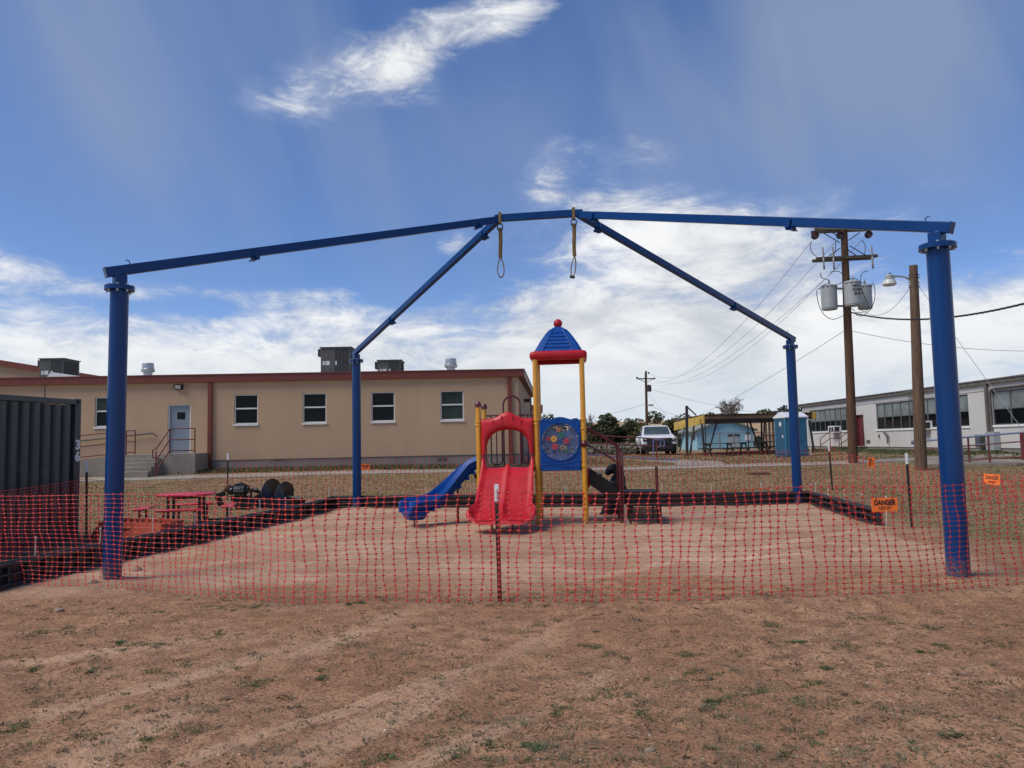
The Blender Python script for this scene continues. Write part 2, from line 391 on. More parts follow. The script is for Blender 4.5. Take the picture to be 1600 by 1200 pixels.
pit = smooth(-side(B_BR, B_BL)+0*wob, -.02, .12) if False else None
dl = side(B_FL, B_BL); dr = -side(B_FR, B_BR); db = side(B_BL, B_BR)
pit = smooth(dl, .0, .25)*smooth(dr + wob*.5, .0, .35)*smooth(db, .0, .25)*smooth(GY + wob*2.2, 8.6, 10.2)
field = smooth(GY, 18.6, 20.5); leftf = smooth(-dl, 0, .6)*smooth(GY, 10.5, 13); rightf = smooth(-dr+wob*.8, -.1, 1.2)*smooth(GY + wob*2, 8.2, 11.5)
field = np.clip(np.maximum(np.maximum(field, leftf), rightf), 0, 1)*(1-pit*.9)
track = np.zeros_like(GX); lug = np.zeros_like(GX)
TR = [((80, 1215), (640, 950), .30), ((-20, 1150), (560, 985), .22), ((380, 1235), (860, 985), .34), ((300, 1190), (760, 1030), .16), ((-100, 1045), (420, 1000), .25), ((560, 1240), (980, 1040), .18), ((900, 905), (1430, 812), .20), ((1010, 880), (1490, 850), .30), ((330, 880), (760, 845), .22), ((240, 895), (640, 900), .16)]
for (a, b, w) in TR:
    A, Bp = G(*a), G(*b); d, s, L = line_d(GX, GY, A, Bp); d = d + (fbm(GX, GY, .6, 2, 9)-.5)*.25
    run = smooth(s, -.6, .2)*(1-smooth(s, L-.8, L+.5))*smooth(fbm(GX, GY, .9, 3, 11+int(w*100)), .28, .55)
    m = (1-smooth(np.abs(d), w*.35, w*.62))*run; stk = .5+.5*np.sin(d*2*PI/.055+3*fbm(GX, GY, 3, 2, 21)); stk = stk*(.35+.9*fbm(GX, GY, 5, 3, 23)); track = np.maximum(track, m*(.22+.78*np.clip(stk, 0, 1)))
    lug = np.maximum(lug, m*(.5+.5*np.sin(d*2*PI/.052))*(.6+.4*np.sin((s+np.abs(d)*.9)*2*PI/.11)))
d, s, L = line_d(GX, GY, G(760, 958), G(900, 950))
lugs2 = (1-smooth(np.hypot((GX+2.0)/1.1, (GY-6.9)/.45), .6, 1))*(.5+.5*np.sin(GY*2*PI/.14))
near = 1-smooth(GY, 14, 30)
fine = (fbm(GX, GY, 7, 4, 1)-.5)*.040 + (fbm(GX, GY, 26, 3, 2)-.5)*.016 + (fbm(GX, GY, 1.3, 3, 3)-.5)*.07
fine2 = (fbm(GX, GY, 2.2, 4, 4)-.5)*.075 + (fbm(GX, GY, 9, 3, 6)-.5)*.028 - .05*np.exp(-((GX+.25)**2/.35+(GY-14.1)**2/.12)) - .045*np.exp(-((GX+1.9)**2/.12+(GY-15.3)**2/.1))
H = gz(GX, GY) + near*(fine*(1-pit)*(1-track*.5) + fine2*pit) + lug*.016 - track*.012 + lugs2*.012
berm = np.exp(-((GY-7.75-wob*.6)/.22)**2)*.045*smooth(np.abs(GX+1), 1.2, 2.2)*(.5+fbm(GX, GY, 2.5, 3, 8))
H = H + berm
FLc, FRc, BRc, BLc = G(175, 906), G(1498, 902), G(1247, 788), G(558, 797)
for c, hgt, r in ((FLc, .012, .45), (FRc, .02, .3), (BRc, .03, .4), (BLc, .03, .4)):
    H = H + .014*np.exp(-((GX-c.x)**2+(GY-c.y)**2)/(2*.2*.2))*(.3+1.4*fbm(GX, GY, 9, 3, 15)) + hgt*np.exp(-((GX-c.x)**2+(GY-c.y)**2)/(2*r*r))*(.6+.8*fbm(GX, GY, 5, 3, 12))
nx, ny = len(xs), len(ys)
me = bpy.data.meshes.new('ground')
idx = np.arange(nx*ny).reshape(ny, nx); q = np.stack([idx[:-1, :-1], idx[:-1, 1:], idx[1:, 1:], idx[1:, :-1]], -1).reshape(-1, 4)
me.vertices.add(nx*ny); me.vertices.foreach_set('co', np.stack([GX, GY, H], -1).astype(np.float32).ravel())
me.loops.add(q.size); me.loops.foreach_set('vertex_index', q.astype(np.int32).ravel())
me.polygons.add(len(q)); me.polygons.foreach_set('loop_start', np.arange(0, q.size, 4, dtype=np.int32))
me.update(calc_edges=True)
for nme, arr in (('pit', pit), ('field', field), ('track', track*.85+lug*.5), ('hill', smooth(np.hypot(GX*.6, GY), 60, 95))):
    at_ = me.attributes.new(nme, 'FLOAT', 'POINT'); at_.data.foreach_set('value', arr.astype(np.float32).ravel())
me.shade_smooth()
ground = bpy.data.objects.new('ground', me); COL.objects.link(ground); ground['kind'] = 'structure'; ground['label'] = 'bare reddish dirt with thin weeds and tyre tracks'
m = bpy.data.materials.new('dirt'); m.use_nodes = True; t = m.node_tree; b = t.nodes['Principled BSDF']
tcn = t.nodes.new('ShaderNodeTexCoord'); V = S(t, tcn.outputs['Object'])
def attr(n):
    a = t.nodes.new('ShaderNodeAttribute'); a.attribute_name = n; return S(t, a.outputs['Fac'])
na = noise(t, V, .55, 6, .6); nb = noise(t, V, 4.5, 8, .65); nc = noise(t, V, 38, 5, .7); nd = noise(t, V, 130, 3, .6)
dirt = mixc(t, sstep(na, .35, .68), (.265, .148, .088), (.36, .225, .145))
dirt = mixc(t, sstep(nb, .40, .62)*.85, dirt, (.185, .105, .067))
dirt = mixc(t, sstep(nc, .48, .62)*.85, dirt, (.115, .072, .048))
dirt = mixc(t, sstep(noise(t, V, 70, 3, .6), .56, .66)*.5, dirt, (.42, .30, .22)); dirt = mixc(t, attr('track').m('MINIMUM', 1.0)*.62, dirt, (.50, .36, .265))
pitc = mixc(t, sstep(nb, .35, .7), (.315, .215, .158), (.41, .295, .222))
pitc = mixc(t, sstep(na, .42, .60)*.75, pitc, (.25, .155, .105))
c = mixc(t, attr('pit'), dirt, pitc); c = mixc(t, attr('track').m('MINIMUM', 1.0)*attr('pit')*.55, c, (.52, .40, .32)); c = mixc(t, sstep(nc, .56, .68)*attr('pit')*.5, c, (.21, .14, .10))
nf = noise(t, V, 9, 8, .75); nf2 = noise(t, V, .35, 5, .6)
fc = mixc(t, sstep(nf, .30, .70), (.135, .090, .056), (.255, .175, .115))
fc = mixc(t, sstep(noise(t, V, 16, 6, .7), .50, .62)*.7, fc, (.085, .095, .038))
fc = mixc(t, sstep(nf2, .46, .60)*.55, fc, (.12, .125, .055))
fc = mixc(t, sstep(noise(t, V, 3.0, 5, .6), .55, .68)*.5, fc, (.36, .25, .18))
c = mixc(t, attr('field'), c, fc)
hc = mixc(t, sstep(noise(t, V, .08, 6, .65), .42, .58), (.30, .24, .155), (.26, .155, .105))
hc = mixc(t, sstep(noise(t, V, .5, 5, .7), .5, .62)*.8, hc, (.10, .10, .055))
c = mixc(t, attr('hill'), c, hc)
v = t.nodes.new('ShaderNodeTexVoronoi'); t.links.new(V.k, v.inputs['Vector']); v.inputs['Scale'].default_value = 22; v.inputs['Randomness'].default_value = 1
peb = sstep(S(t, v.outputs['Distance']), .16, .10)
sc_ = t.nodes.new('ShaderNodeSeparateColor'); t.links.new(v.outputs['Color'], sc_.inputs[0]); pick = sstep(S(t, sc_.outputs[0]), .80, .83)
c = mixc(t, peb*pick*.8, c, (.48, .38, .31))
gm = t.nodes.new('ShaderNodeMix'); gm.data_type = 'RGBA'; gm.blend_type = 'MULTIPLY'; gm.inputs[0].default_value = 1; t.links.new(c.k, gm.inputs[6]); gm.inputs[7].default_value = (1.42, 1.32, 1.20, 1); c = S(t, gm.outputs[2])
t.links.new(c.k, b.inputs['Base Color']); b.inputs['Roughness'].default_value = .95; b.inputs['Specular IOR Level'].default_value = .15
bn = t.nodes.new('ShaderNodeBump'); bn.inputs['Strength'].default_value = 1.0; bn.inputs['Distance'].default_value = .028
t.links.new((nb*.8 + nc*.8 + nd*.35 + peb*pick*.5).k, bn.inputs['Height']); t.links.new(bn.outputs[0], b.inputs['Normal'])
me.materials.append(m)
from mathutils.bvhtree import BVHTree
HI_x, HI_y = xs, ys
def hz(x, y):
    """height of the built ground sheet"""
    i = int(np.clip(np.searchsorted(xs, x)-1, 0, nx-2)); j = int(np.clip(np.searchsorted(ys, y)-1, 0, ny-2))
    u = (x-xs[i])/(xs[i+1]-xs[i]); v_ = (y-ys[j])/(ys[j+1]-ys[j])
    return float((H[j, i]*(1-u)+H[j, i+1]*u)*(1-v_)+(H[j+1, i]*(1-u)+H[j+1, i+1]*u)*v_)

# paths
def ribbon(name, pts, w, mat, lift=.03, label=None, n=60):
    mb = MB(); L = []
    for i in range(len(pts)-1):
        for k in range(n): L.append(Vector(pts[i]).lerp(Vector(pts[i+1]), k/n))
    L.append(Vector(pts[-1])); rows = []
    for i, p in enumerate(L):
        d = (L[min(i+1, len(L)-1)]-L[max(i-1, 0)]).normalized(); q = Vector((-d.y, d.x))*w/2
        e_ = (mnoise.noise(Vector((p.x*.9, p.y, 3)))*.06)
        ring = []
        for s_, z in ((1, -.1), (1, lift), (-1, lift), (-1, -.1)):
            x, y = p.x+q.x*s_*(1+e_), p.y+q.y*s_*(1+e_); ring.append((x, y, gzf(x, y)+z))
        rows.append(ring)
    mb.loft(rows); o = mb.build(name, mat, ang=50); o['kind'] = 'structure'
    if label: o['label'] = label
    return o
ribbon('path', [(-30, 28.6), (-13, 29.0), (3, 30.3), (26, 32.6)], 1.25, 'concrete', label='narrow concrete path across the field')
ribbon('path', [(7.6, 31.45), (8.0, 33.5), (6.8, 36.5)], 2.0, 'concrete', lift=.034, label='short concrete spur towards the parked truck', n=20)
# ------------------------------------------------------------------ the blue shade frame
fr = thing('shade_frame', 'big blue steel frame with four round posts and bare hip rafters over the playground', 'shade frame', (0, 0, 0))
tops = {}
for (bx, by), py_top, px_top in (((175, 906), 449, 187), ((1498, 902), 384, 1466), ((1247, 788), 541, 1237), ((558, 797), 563, 560)):
    base = G(bx, by); ptop = at(px_top, py_top, base.y); tops[bx] = (base, ptop.z, ptop.x)
ridge_c = (FLc+FRc+BRc+BLc)/4
wdir = ((FRc-FLc)+(BRc-BLc)).normalized()
RL, RRt = at(778, 341, ridge_c.y+.12), at(905, 333, ridge_c.y-.10)
RZ = (RL.z+RRt.z)/2
rad = .133
for bx, near_ridge in ((175, RL), (1498, RRt), (1247, RRt), (558, RL)):
    base, zt, xt = tops[bx]; rad = {175: .114, 1498: .126, 1247: .113, 558: .112}[bx]; foot = base; base = Vector((xt if bx == 175 else base.x, base.y, 0))
    c = MB().tube([(foot.x, foot.y, -.12), (base.x, base.y, zt-.02)], rad, 40).build('post', 'blue_steel', fr)
    fl = MB().lathe([(rad*1.0, -.045), (rad*1.62, -.045), (rad*1.62, -.018), (rad*1.62, -.014), (rad*1.62, .014), (rad*.6, .014)], (base.x, base.y, zt), 40).build('flange', 'blue_steel', c)
    bm = MB()
    for k in range(8):
        q = 2*PI*k/8+.3; x, y = base.x+rad*1.35*math.cos(q), base.y+rad*1.35*math.sin(q)
        bm.lathe([(.012, -.075), (.012, -.05), (.021, -.05), (.021, -.02)], (x, y, zt), 6).lathe([(.020, .014), (.020, .032), (.01, .034)], (x, y, zt), 6)
    bm.build('bolts', 'galvanised', c, kind='stuff')
    end = Vector((near_ridge.x, near_ridge.y, RZ-.03)); out_d = (Vector((base.x, base.y, 0))-Vector((end.x, end.y, 0))); Lh = out_d.length; out_d.normalize()
    zb = zt+.225; slope = (end.z-zb)/Lh
    tail = Vector((base.x, base.y, zb)) + Vector((out_d.x, out_d.y, -slope))*.17
    stub = MB().box((base.x, base.y, zt+.085), (.15, .15, .15), rz=math.atan2(out_d.y, out_d.x)).build('stub_post', 'blue_steel', c, bevel=.008)
    r_ = MB().beam(tail, end, .10, .130).build('rafter', 'blue_steel', fr, bevel=.008)
    ec = MB().beam(tail + Vector((out_d.x, out_d.y, -slope))*.012, tail + Vector((out_d.x, out_d.y, -slope))*.002, .106, .138).build('end_plate', 'blue_steel', r_)
    hp = Vector((base.x, base.y, zb+.065)) - Vector((out_d.x, out_d.y, -slope))*.12
    MB().tube([hp-Vector((0, 0, .02)), hp+Vector((0, 0, .025)), hp+Vector((0, 0, .048))+out_d*.012, hp+Vector((0, 0, .055))+out_d*.034, hp+Vector((0, 0, .050))+out_d*.052], .007, 8).build('hook', 'blue_steel', r_)
    axis_v = (end-tail).normalized(); sidev = axis_v.cross(Vector((0, 0, 1))).normalized(); upv = sidev.cross(axis_v)
    mm = Matrix((axis_v, sidev, upv)).transposed(); upv = upv*.82
    for fpos in {175: (.29, .925), 558: (.325, .925), 1498: (.315, .935), 1247: (.335, .93)}[bx]:
        p = tail.lerp(end, fpos); k = MB()
        sgn = -1 if (base.y < 12) == (sidev.y > 0) else 1
        k.box(p - upv*.105, (.11, .09, .05), mat=mm); k.box(p - upv*.05 + sidev*.066*sgn, (.05, .022, .16), mat=mm); k.box(p - upv*.05 - sidev*.066*sgn, (.05, .022, .16), mat=mm)
        k.cyl(p - upv*.105 - sidev*.11, p - upv*.105 + sidev*.11, .022, 10); k.box(p - upv*.135 - axis_v*.05, (.07, .13, .016), mat=mm)
        k.build('cable_bracket', 'blue_steel', r_, bevel=.004)
rb = MB().beam((RL.x, RL.y, RZ), (RRt.x, RRt.y, RZ), .10, .136).build('ridge_beam', 'blue_steel', fr, bevel=.008)
for (p, dp) in ((RL, .13), (RRt, -.13)):
    MB().box((p.x+dp*0, p.y, RZ-.005), (.13, .13, .132), rz=math.atan2(wdir.y, wdir.x)+R(0)).build('joint_box', 'blue_steel', fr, bevel=.012)
# the two lifting slings
for k, (px, pend, flip) in enumerate(((781, 437, 0), (896, 435, 1))):
    u_ = (RRt-RL); p = at(px, 340, RL.lerp(RRt, (px-778)/127).y); p.z = RZ
    s_ = thing('lifting_sling', ['tan webbing sling with an open teardrop eye, hanging from the left end of the ridge', 'tan webbing sling with a twisted buckled eye, hanging from the right end of the ridge'][k], 'sling', (p.x, p.y, 0), 0, 'slings hanging from the ridge beam')
    zend = at(px, pend, p.y).z
    st = MB(); w2 = .040
    st.box((0, -.064, RZ-.005), (.055, .012, .200)); st.box((0, .064, RZ-.005), (.055, .012, .200)); st.box((0, 0, RZ+.098), (.055, .14, .012)); st.box((0, 0, RZ-.109), (.055, .14, .012))
    st.build('wrapped_loop', 'strap_tan', s_, bevel=.004)
    rg = [(.052*math.cos(a_)+.0, -.03, RZ-.185+.075*math.sin(a_)) for a_ in [i*2*PI/18 for i in range(18)]]
    MB().tube(rg, .011, 8, closed=True).build('choker_ring', 'steel_dark', s_)
    zz = [RZ-.20-(RZ-.2-zend-.42)*i/10 for i in range(11)]; ln = MB()
    for j, off in enumerate((-.014, .016)):
        rings = []
        for i, z in enumerate(zz):
            ax = R(12*math.sin(i*.9+k)+j*6); x0 = math.sin(i*.5+k)*.008*(1 if j else .6)
            c_, s2 = math.cos(ax), math.sin(ax); rings.append([(x0+off+sx_*w2*.55*c_ - sy_*.005*s2, -.03+sx_*w2*.55*s2+sy_*.005*c_+j*.014, z) for sx_, sy_ in ((-1, -1), (1, -1), (1, 1), (-1, 1))])
        ln.loft(rings)
    ln.build('webbing', 'strap_tan', s_)
    e0 = zend+.42; eye = []
    wv, lv = (.075, .40) if k == 0 else (.052, .40)
    for i in range(25):
        q = i/24*2*PI; x = wv*math.sin(q)*(math.sin(q/2))**.6 + (0 if k == 0 else -.05*(1-math.cos(q))/2); eye.append((x, -.03+.01*math.sin(q), e0-lv*(1-math.cos(q))/2*(.96)))
    rings = []
    for i, p3 in enumerate(eye):
        a_ = Vector(eye[min(i+1, 24)])-Vector(eye[max(i-1, 0)]); a_.normalize(); nv = Vector((a_.z, 0, -a_.x)); bv = Vector((0, 1, 0))
        rings.append([Vector(p3)+nv*.010*s1+bv*.016*s2_ for s1, s2_ in ((-1, -1), (1, -1), (1, 1), (-1, 1))])
    MB().loft(rings).build('eye_loop', 'strap_tan' if k == 0 else 'strap_tan', s_)
    if k: MB().box((-.055, -.03, zend+.02), (.10, .035, .05), mat=Matrix.Rotation(R(12), 3, 'Y')).build('buckle', 'steel_dark', s_, bevel=.008)

# ------------------------------------------------------------------ plastic border round the pit
bd = thing('playground_border', 'low black plastic border boxes around three sides of the dirt pit', 'border', (0, 0, 0))
def section(a, b, inner, nose=False):
    """one moulded border box: two rails with deep pockets facing the pit"""
    d = (b-a); L = d.length; d.normalize(); n = Vector((-d.y, d.x, 0))*inner; up = Vector((0, 0, 1)); Hh = .30; mb = MB()
    m3 = Matrix((d, n, up)).transposed()
    def bx(u, v, w, su, sv, sw): mb.box(a + d*u + n*v + up*w, (su, sv, sw), mat=m3)
    bx(L/2, -.035, Hh/2-.03, L-.012, .05, Hh+.06)
    bx(L/2, .03, Hh-.022, L-.012, .085, .044)
    bx(L/2, .03, .02, L-.012, .095, .06)
    bx(L/2, .025, Hh*.52, L-.03, .07, .035)
    for k in range(5): bx(.012+(L-.024)*k/4, .022, Hh/2, .03, .066, Hh-.06)
    bx(L/2, .0, Hh+.008, L-.012, .05, .022)
    return mb.build('border_box', 'border_plastic', bd, smooth=False, bevel=.006, seg=1)
stakes = []
def run(a, b, inner, nm, ft):
    n = max(1, round((b-a).length/1.22)); pr = None
    for k in range(n):
        p0, p1 = a.lerp(b, k/n), a.lerp(b, (k+1)/n)
        for p in (p0, p1): p.z = gzf(p.x, p.y) + .0
        section(p0, p1, inner)
        stakes.append((p0.copy(), inner, (b-a).normalized(), nm, k))
    stakes.append((b.copy(), inner, (b-a).normalized(), nm, n))
run(B_BL.copy(), B_FL.copy(), 1, 'left border run', 0)
run(B_BL.copy(), B_BR.copy(), -1, 'back border run', 0)
run(B_BR.copy(), B_FR.copy(), -1, 'right border run', 0)
prevs = {}
first = None
rs = random.Random(3)
for p, inner, d, nm, k in stakes:
    n = Vector((-d.y, d.x, 0))*inner; q = p - n*.10 + d*.03; z = gzf(q.x, q.y)
    frm = 'far left corner' if nm[0] in 'lb' else 'far right corner'
    lab = 'white capped stake outside the %s, %s from the %s' % (nm, ORD[k], frm)
    if first is None:
        st = thing('stake', lab, 'stake', (q.x, q.y, z), 0, 'white capped stakes along the border')
        MB().cyl((0, 0, -.1), (0, 0, .53), .0075, 8).build('rod', 'white_metal', st); MB().lathe([(.008, .52), (.015, .525), (.017, .54), (.013, .552)], n=10).build('cap', 'white_metal', st)
        first = st
    else:
        st = dup(first, lab, (q.x, q.y, z - rs.random()*.05)); st.rotation_euler = (rs.uniform(-.05, .05), rs.uniform(-.05, .05), 0)

# ------------------------------------------------------------------ play tower
PT = Vector((.48, 15.68, 0)); PRZ = R(-5)
tw = thing('play_tower', 'red, blue and yellow plastic play tower with two slides and a pointed blue roof', 'playground tower', PT, PRZ)
XL, XR, YB = -1.19, .955, 1.0; DZ = 1.17; pr_ = .052
def yb(u, v, d): return Vector((u, d, v))
zr = hz(.5, 15.7)
def post(x, y, top, cap, nm='post'):
    o = MB().cyl((x, y, -.1), (x, y, top), pr_, 24).build('post', 'yellow_steel', tw)
    if cap: MB().lathe([(.058, -.035), (.066, -.03), (.068, .005), (.066, .03), (.052, .062), (.03, .08), (.001, .085)], (x, y, top+.03), 20).build('cap', 'maroon_steel', o)
    return o
P = [post(XL, 0, 2.40, 1), post(XL, YB, 2.40, 1), post(0, 0, 3.40, 0), post(0, YB, 3.40, 0), post(XR, 0, 3.40, 0), post(XR, YB, 3.40, 0)]
def ring(x, y, z, par, mat='yellow_steel', r=.066, h=.045):
    return MB().lathe([(pr_+.001, -h/2), (r, -h/2), (r+.004, 0), (r, h/2), (pr_+.001, h/2)], (x, y, z), 20).build('clamp', mat, par)
for x, par, zs in ((XR, P[4], (.33, 1.16, 1.92, 2.10)), (0, P[2], (.95, 2.03, 2.10)), (XL, P[0], (2.03, 2.09)), ):
    for z in zs: ring(x, 0, z, par)
ring(XL, YB, 2.13, P[1]); ring(0, YB, 2.13, P[3])
# decks
for x0, x1 in ((XL, 0), (0, XR)):
    MB().bb(x0+.055, x1-.055, .05, YB-.05, DZ-.10, DZ-.02).build('deck', 'charcoal_plate', tw, bevel=.008)
# roof: rim, shell, ball
cx, cy = XR/2, YB/2
rim = MB(); prof = [(-.06, 0), (-.06, .13), (-.03, .175), (.02, .185), (.06, .172), (.085, .135), (.09, .09), (.08, .045), (.05, .012), (.02, .0)]
def sqring(h, z, rc=.10, n=6):
    pts = []
    for i, (sx_, sy_) in enumerate(((1, 1), (-1, 1), (-1, -1), (1, -1))):
        for k in range(n+1):
            q = PI/2*i + PI/2*k/n; pts.append((cx+sx_*(h-rc)+rc*math.cos(q), cy+sy_*(h-rc)+rc*math.sin(q), z))
    return pts
zb = 3.33
rings = [sqring(.50+u, zb+v) for u, v in prof] + [sqring(.50+prof[0][0], zb)]
o_ = MB().loft(rings, caps=False).build('roof_rim', 'red_plastic', tw, ang=60)
top_pl = MB().loft([sqring(.47, zb+.10), sqring(.47, zb+.12)]).build('roof_underside', 'maroon_steel', o_)
shell = MB(); NR = 14; rr_ = []
def rh(t): return .50*(1-t)**.72+.055*t     # half width against height
for i in range(NR+1):
    t_ = i/NR; rr_.append(sqring(max(.05, rh(t_)), zb+.15+.60*t_, rc=max(.02, .06*(1-t_))))
shell.loft(rr_); shell.build('roof_shell', 'blue_plastic', tw, ang=50)
ribs = MB()
for f in range(4):
    q = PI/2*f; rm = Matrix.Rotation(q, 3, 'Z'); cc = Vector((cx, cy, 0))
    def sp(u, t_, e_=0.0): h = max(.05, rh(t_)); return cc + rm @ Vector((u*h, -(h+e_), 0)) + Vector((0, 0, zb+.15+.60*t_))
    for sgn in (-1, 1):
        ribs.tube([sp(sgn*(.66-.10*t_), t_, .004) for t_ in [i/12*.86+.02 for i in range(13)]], .017, 6)
    for k in range(6):
        t0 = .06+k*.135; t1 = t0+.115; ed = .60-.08*t0
        ribs.add([sp(-ed, t0, .022), sp(ed, t0, .022), sp(ed, t1, .004), sp(-ed, t1, .004), sp(-ed, t0, -.01), sp(ed, t0, -.01), sp(ed, t1, -.01), sp(-ed, t1, -.01)],
                 [(0, 1, 2, 3), (0, 4, 5, 1), (2, 6, 7, 3), (0, 3, 7, 4), (1, 5, 6, 2)])
ribs.build('roof_relief', 'blue_plastic', tw, kind='stuff')
MB().ball((cx, cy, zb+.15+.60+.07), .094, 28).build('roof_ball', 'red_plastic', tw)
# gear panel (front of the right bay)
px0, px1, pz0, pz1 = .065, XR-.065, 1.07, 2.10
pcx = (px0+px1)/2; pcz = 1.655; pr2 = .375
def crest(u):
    a_ = (u-pcx)/(px1-px0)*2
    return pz1 + .055*max(0, math.cos(a_*PI/2*1.9))**1.0*(abs(a_) < .53) + .03*math.exp(-((abs(a_)-.80)/.17)**2)
gp = MB(); NA = 64
outer = []
for k in range(NA):
    q = 2*PI*k/NA; dx_, dz_ = math.cos(q), math.sin(q); tx = ((px1 if dx_ > 0 else px0)-pcx)/dx_ if abs(dx_) > 1e-6 else 1e9
    tz = ((2.08 if dz_ > 0 else pz0)-pcz)/dz_ if abs(dz_) > 1e-6 else 1e9; tt = min(tx, tz); u, v = pcx+dx_*tt, pcz+dz_*tt
    if v > 2.075: v = crest(u)
    outer.append((u, v))
inn = [(pcx+pr2*math.cos(2*PI*k/NA), pcz+pr2*math.sin(2*PI*k/NA)) for k in range(NA)]
f0, f1 = -.045, .03
gp.loft([[yb(u, v, f1) for u, v in outer], [yb(u, v, f0+.012) for u, v in outer], [yb(pcx+(u-pcx)*.975, pcz+(v-pcz)*.982, f0) for u, v in outer], [yb(pcx+(u-pcx)*1.06, pcz+(v-pcz)*1.06, f0) for u, v in inn], [yb(pcx+(u-pcx)*1.05, pcz+(v-pcz)*1.05, f0-.018) for u, v in inn], [yb(u, v, f0-.018) for u, v in inn], [yb(u, v, f1) for u, v in inn], [yb(u, v, f1) for u, v in outer]], caps=False)
gpo = gp.build('gear_panel', 'blue_plastic', tw, ang=40)
wv = MB()
for (amp, z0, ph) in ((.03, 1.17, .4), (.03, 1.235, 1.6)):
    wv.tube([yb(px0+.02+(px1-px0-.04)*i/24, z0+amp*math.sin(i/24*2*PI+ph), f0-.001) for i in range(25)], .009, 6)
wv.tube([yb(px0+.02+(px1-px0-.04)*i/24, 2.05-.04*math.cos((i/24-.5)*2*PI), f0-.001) for i in range(25)], .008, 6)
wv.build('wave_relief', 'blue_plastic', gpo, kind='stuff')
# back plate with slots, clear face, gears
bk = MB(); 
def inside(u, v): return (u-pcx)**2+(v-pcz)**2 < (pr2-.004)**2
slots = [(pcx-.165, pcx+.165, 1.875, 1.965)] + [(pcx-.245+k*.118-.021, pcx-.245+k*.118+.021, 1.40+abs(k-2)*.02, 1.53+(k % 2)*.05) for k in range(5)]
ng = 44; gs = 2*pr2/ng
for j in range(ng):
    i = 0
    while i < ng:
        def solid(i):
            u, v = pcx-pr2+(i+.5)*gs, pcz-pr2+(j+.5)*gs
            return inside(u, v) and not any(a_ < u < b_ and c_ < v < d_ for a_, b_, c_, d_ in slots)
        if not solid(i): i += 1; continue
        s0 = i
        while i < ng and solid(i): i += 1
        bk.bb(pcx-pr2+s0*gs, pcx-pr2+i*gs, .006, .022, pcz-pr2+j*gs, pcz-pr2+(j+1)*gs)
mk('panel_back', (.10, .145, .27), .5, var=.1)
bk.build('back_plate', 'panel_back', gpo, smooth=False)
MB().lathe([(pr2-.003, 0), (pr2-.003, .005)], (pcx, -.036, pcz), 48, axis=(0, -1, 0)).build('clear_face', 'clear_panel', gpo)
sc_m = MB()
for k in range(10):
    q = 2*PI*k/10+PI/2; sc_m.lathe([(.009, 0), (.009, .006), (.004, .009)], (pcx+.352*math.cos(q), -.042, pcz+.352*math.sin(q)), 8, axis=(0, -1, 0))
sc_m.build('screws', 'white_metal', gpo, kind='stuff')
def pxp(px, py): return (px-874)/77.5+pcx, (689.5-py)/77.5+pcz
for (gx, gy, gr, gc, nt_) in ((872, 671, .045, 'gear_orange', 8), (875.5, 679, .062, 'gear_green', 12), (864, 685, .070, 'gear_yellow', 16), (855, 684.5, .046, 'gear_red', 9), (883.5, 689, .062, 'gear_red', 14), (865.5, 697, .066, 'gear_red', 14), (873.5, 689.5, .026, 'gear_blue', 8), (877.5, 698.5, .066, 'gear_tan', 12), (891, 684, .036, 'gear_tan', 8), (884.5, 705, .036, 'gear_green', 8), (863, 705, .024, 'gear_blue', 8)):
    u, v = pxp(gx, gy); g_ = MB(); n = nt_*4; ou = []
    for k in range(n):
        q = 2*PI*k/n; r_ = gr*(1.0 if (k % 4) in (0, 1) else .84); ou.append((u+r_*math.cos(q), v+r_*math.sin(q)))
    g_.prism(ou, -.030, -.012, yb); gg = g_.build('gear', gc, gpo, smooth=False, label='small %s toothed gear behind the clear face' % gc.split('_')[1])
    MB().lathe([(.012, 0), (.012, .006)], (u, -.031, v), 8, axis=(0, -1, 0)).build('hub', 'print_black', gg)
# red arch panel over the double slide
ax0, ax1 = XL+.055, -.055; acx = (ax0+ax1)/2; az1 = 2.12; az0 = DZ+.24
N_ = 40; out_, in_ = [], []
for k in range(N_+1):
    t_ = k/N_; 
    q = PI*(1-t_); ir = .435; ih = .60
    iu = acx+ir*math.cos(q)*(1+.04*math.sin(q)); iv = 1.42+ih*math.sin(q)**.85
    in_.append((iu, iv)); 
    u = ax0+(ax1-ax0)*t_; a_ = abs(t_-.5)*2
    v = az1+.03+.135*(math.exp(-(a_/.36)**2)) 
    out_.append((u, v))
nl = 12
ol = [(ax0, az0+(az1+.03-az0)*k/nl) for k in range(nl)] + out_ + [(ax1, az1+.03-(az1+.03-az0)*(k+1)/nl) for k in range(nl)]
il = []
for k in range(len(ol)):
    t_ = k/(len(ol)-1); q = PI*(1-t_); il.append((acx+.445*math.copysign(abs(math.cos(q))**.8, math.cos(q)), az0+.01+.50*math.sin(q)**.8))
def dep(u, v, k=0): return 0
ar = MB(); fz, bz = -.05, .045
def midp(s_, bulge): return [yb(o[0]+(i_[0]-o[0])*s_, o[1]+(i_[1]-o[1])*s_, -.035-bulge) for o, i_ in zip(ol, il)]
ringsA = [[yb(u, v, bz) for u, v in ol], [yb(u, v, -.02) for u, v in ol], midp(.06, .02), midp(.3, .045), midp(.5, .055), midp(.72, .06), midp(.86, .05), midp(.94, .02), [yb(u, v, -.02) for u, v in il], [yb(u, v, bz) for u, v in il], [yb(u, v, bz) for u, v in ol]]
ar.loft(ringsA, caps=False, closed=False)
ends = [[r[0] for r in ringsA[:-1]], [r[-1] for r in ringsA[:-1]]]
for e_ in ends: ar.add(e_, [tuple(range(len(e_)))])
aro = ar.build('entry_arch', 'red_plastic', tw, ang=50)
sc2 = MB()
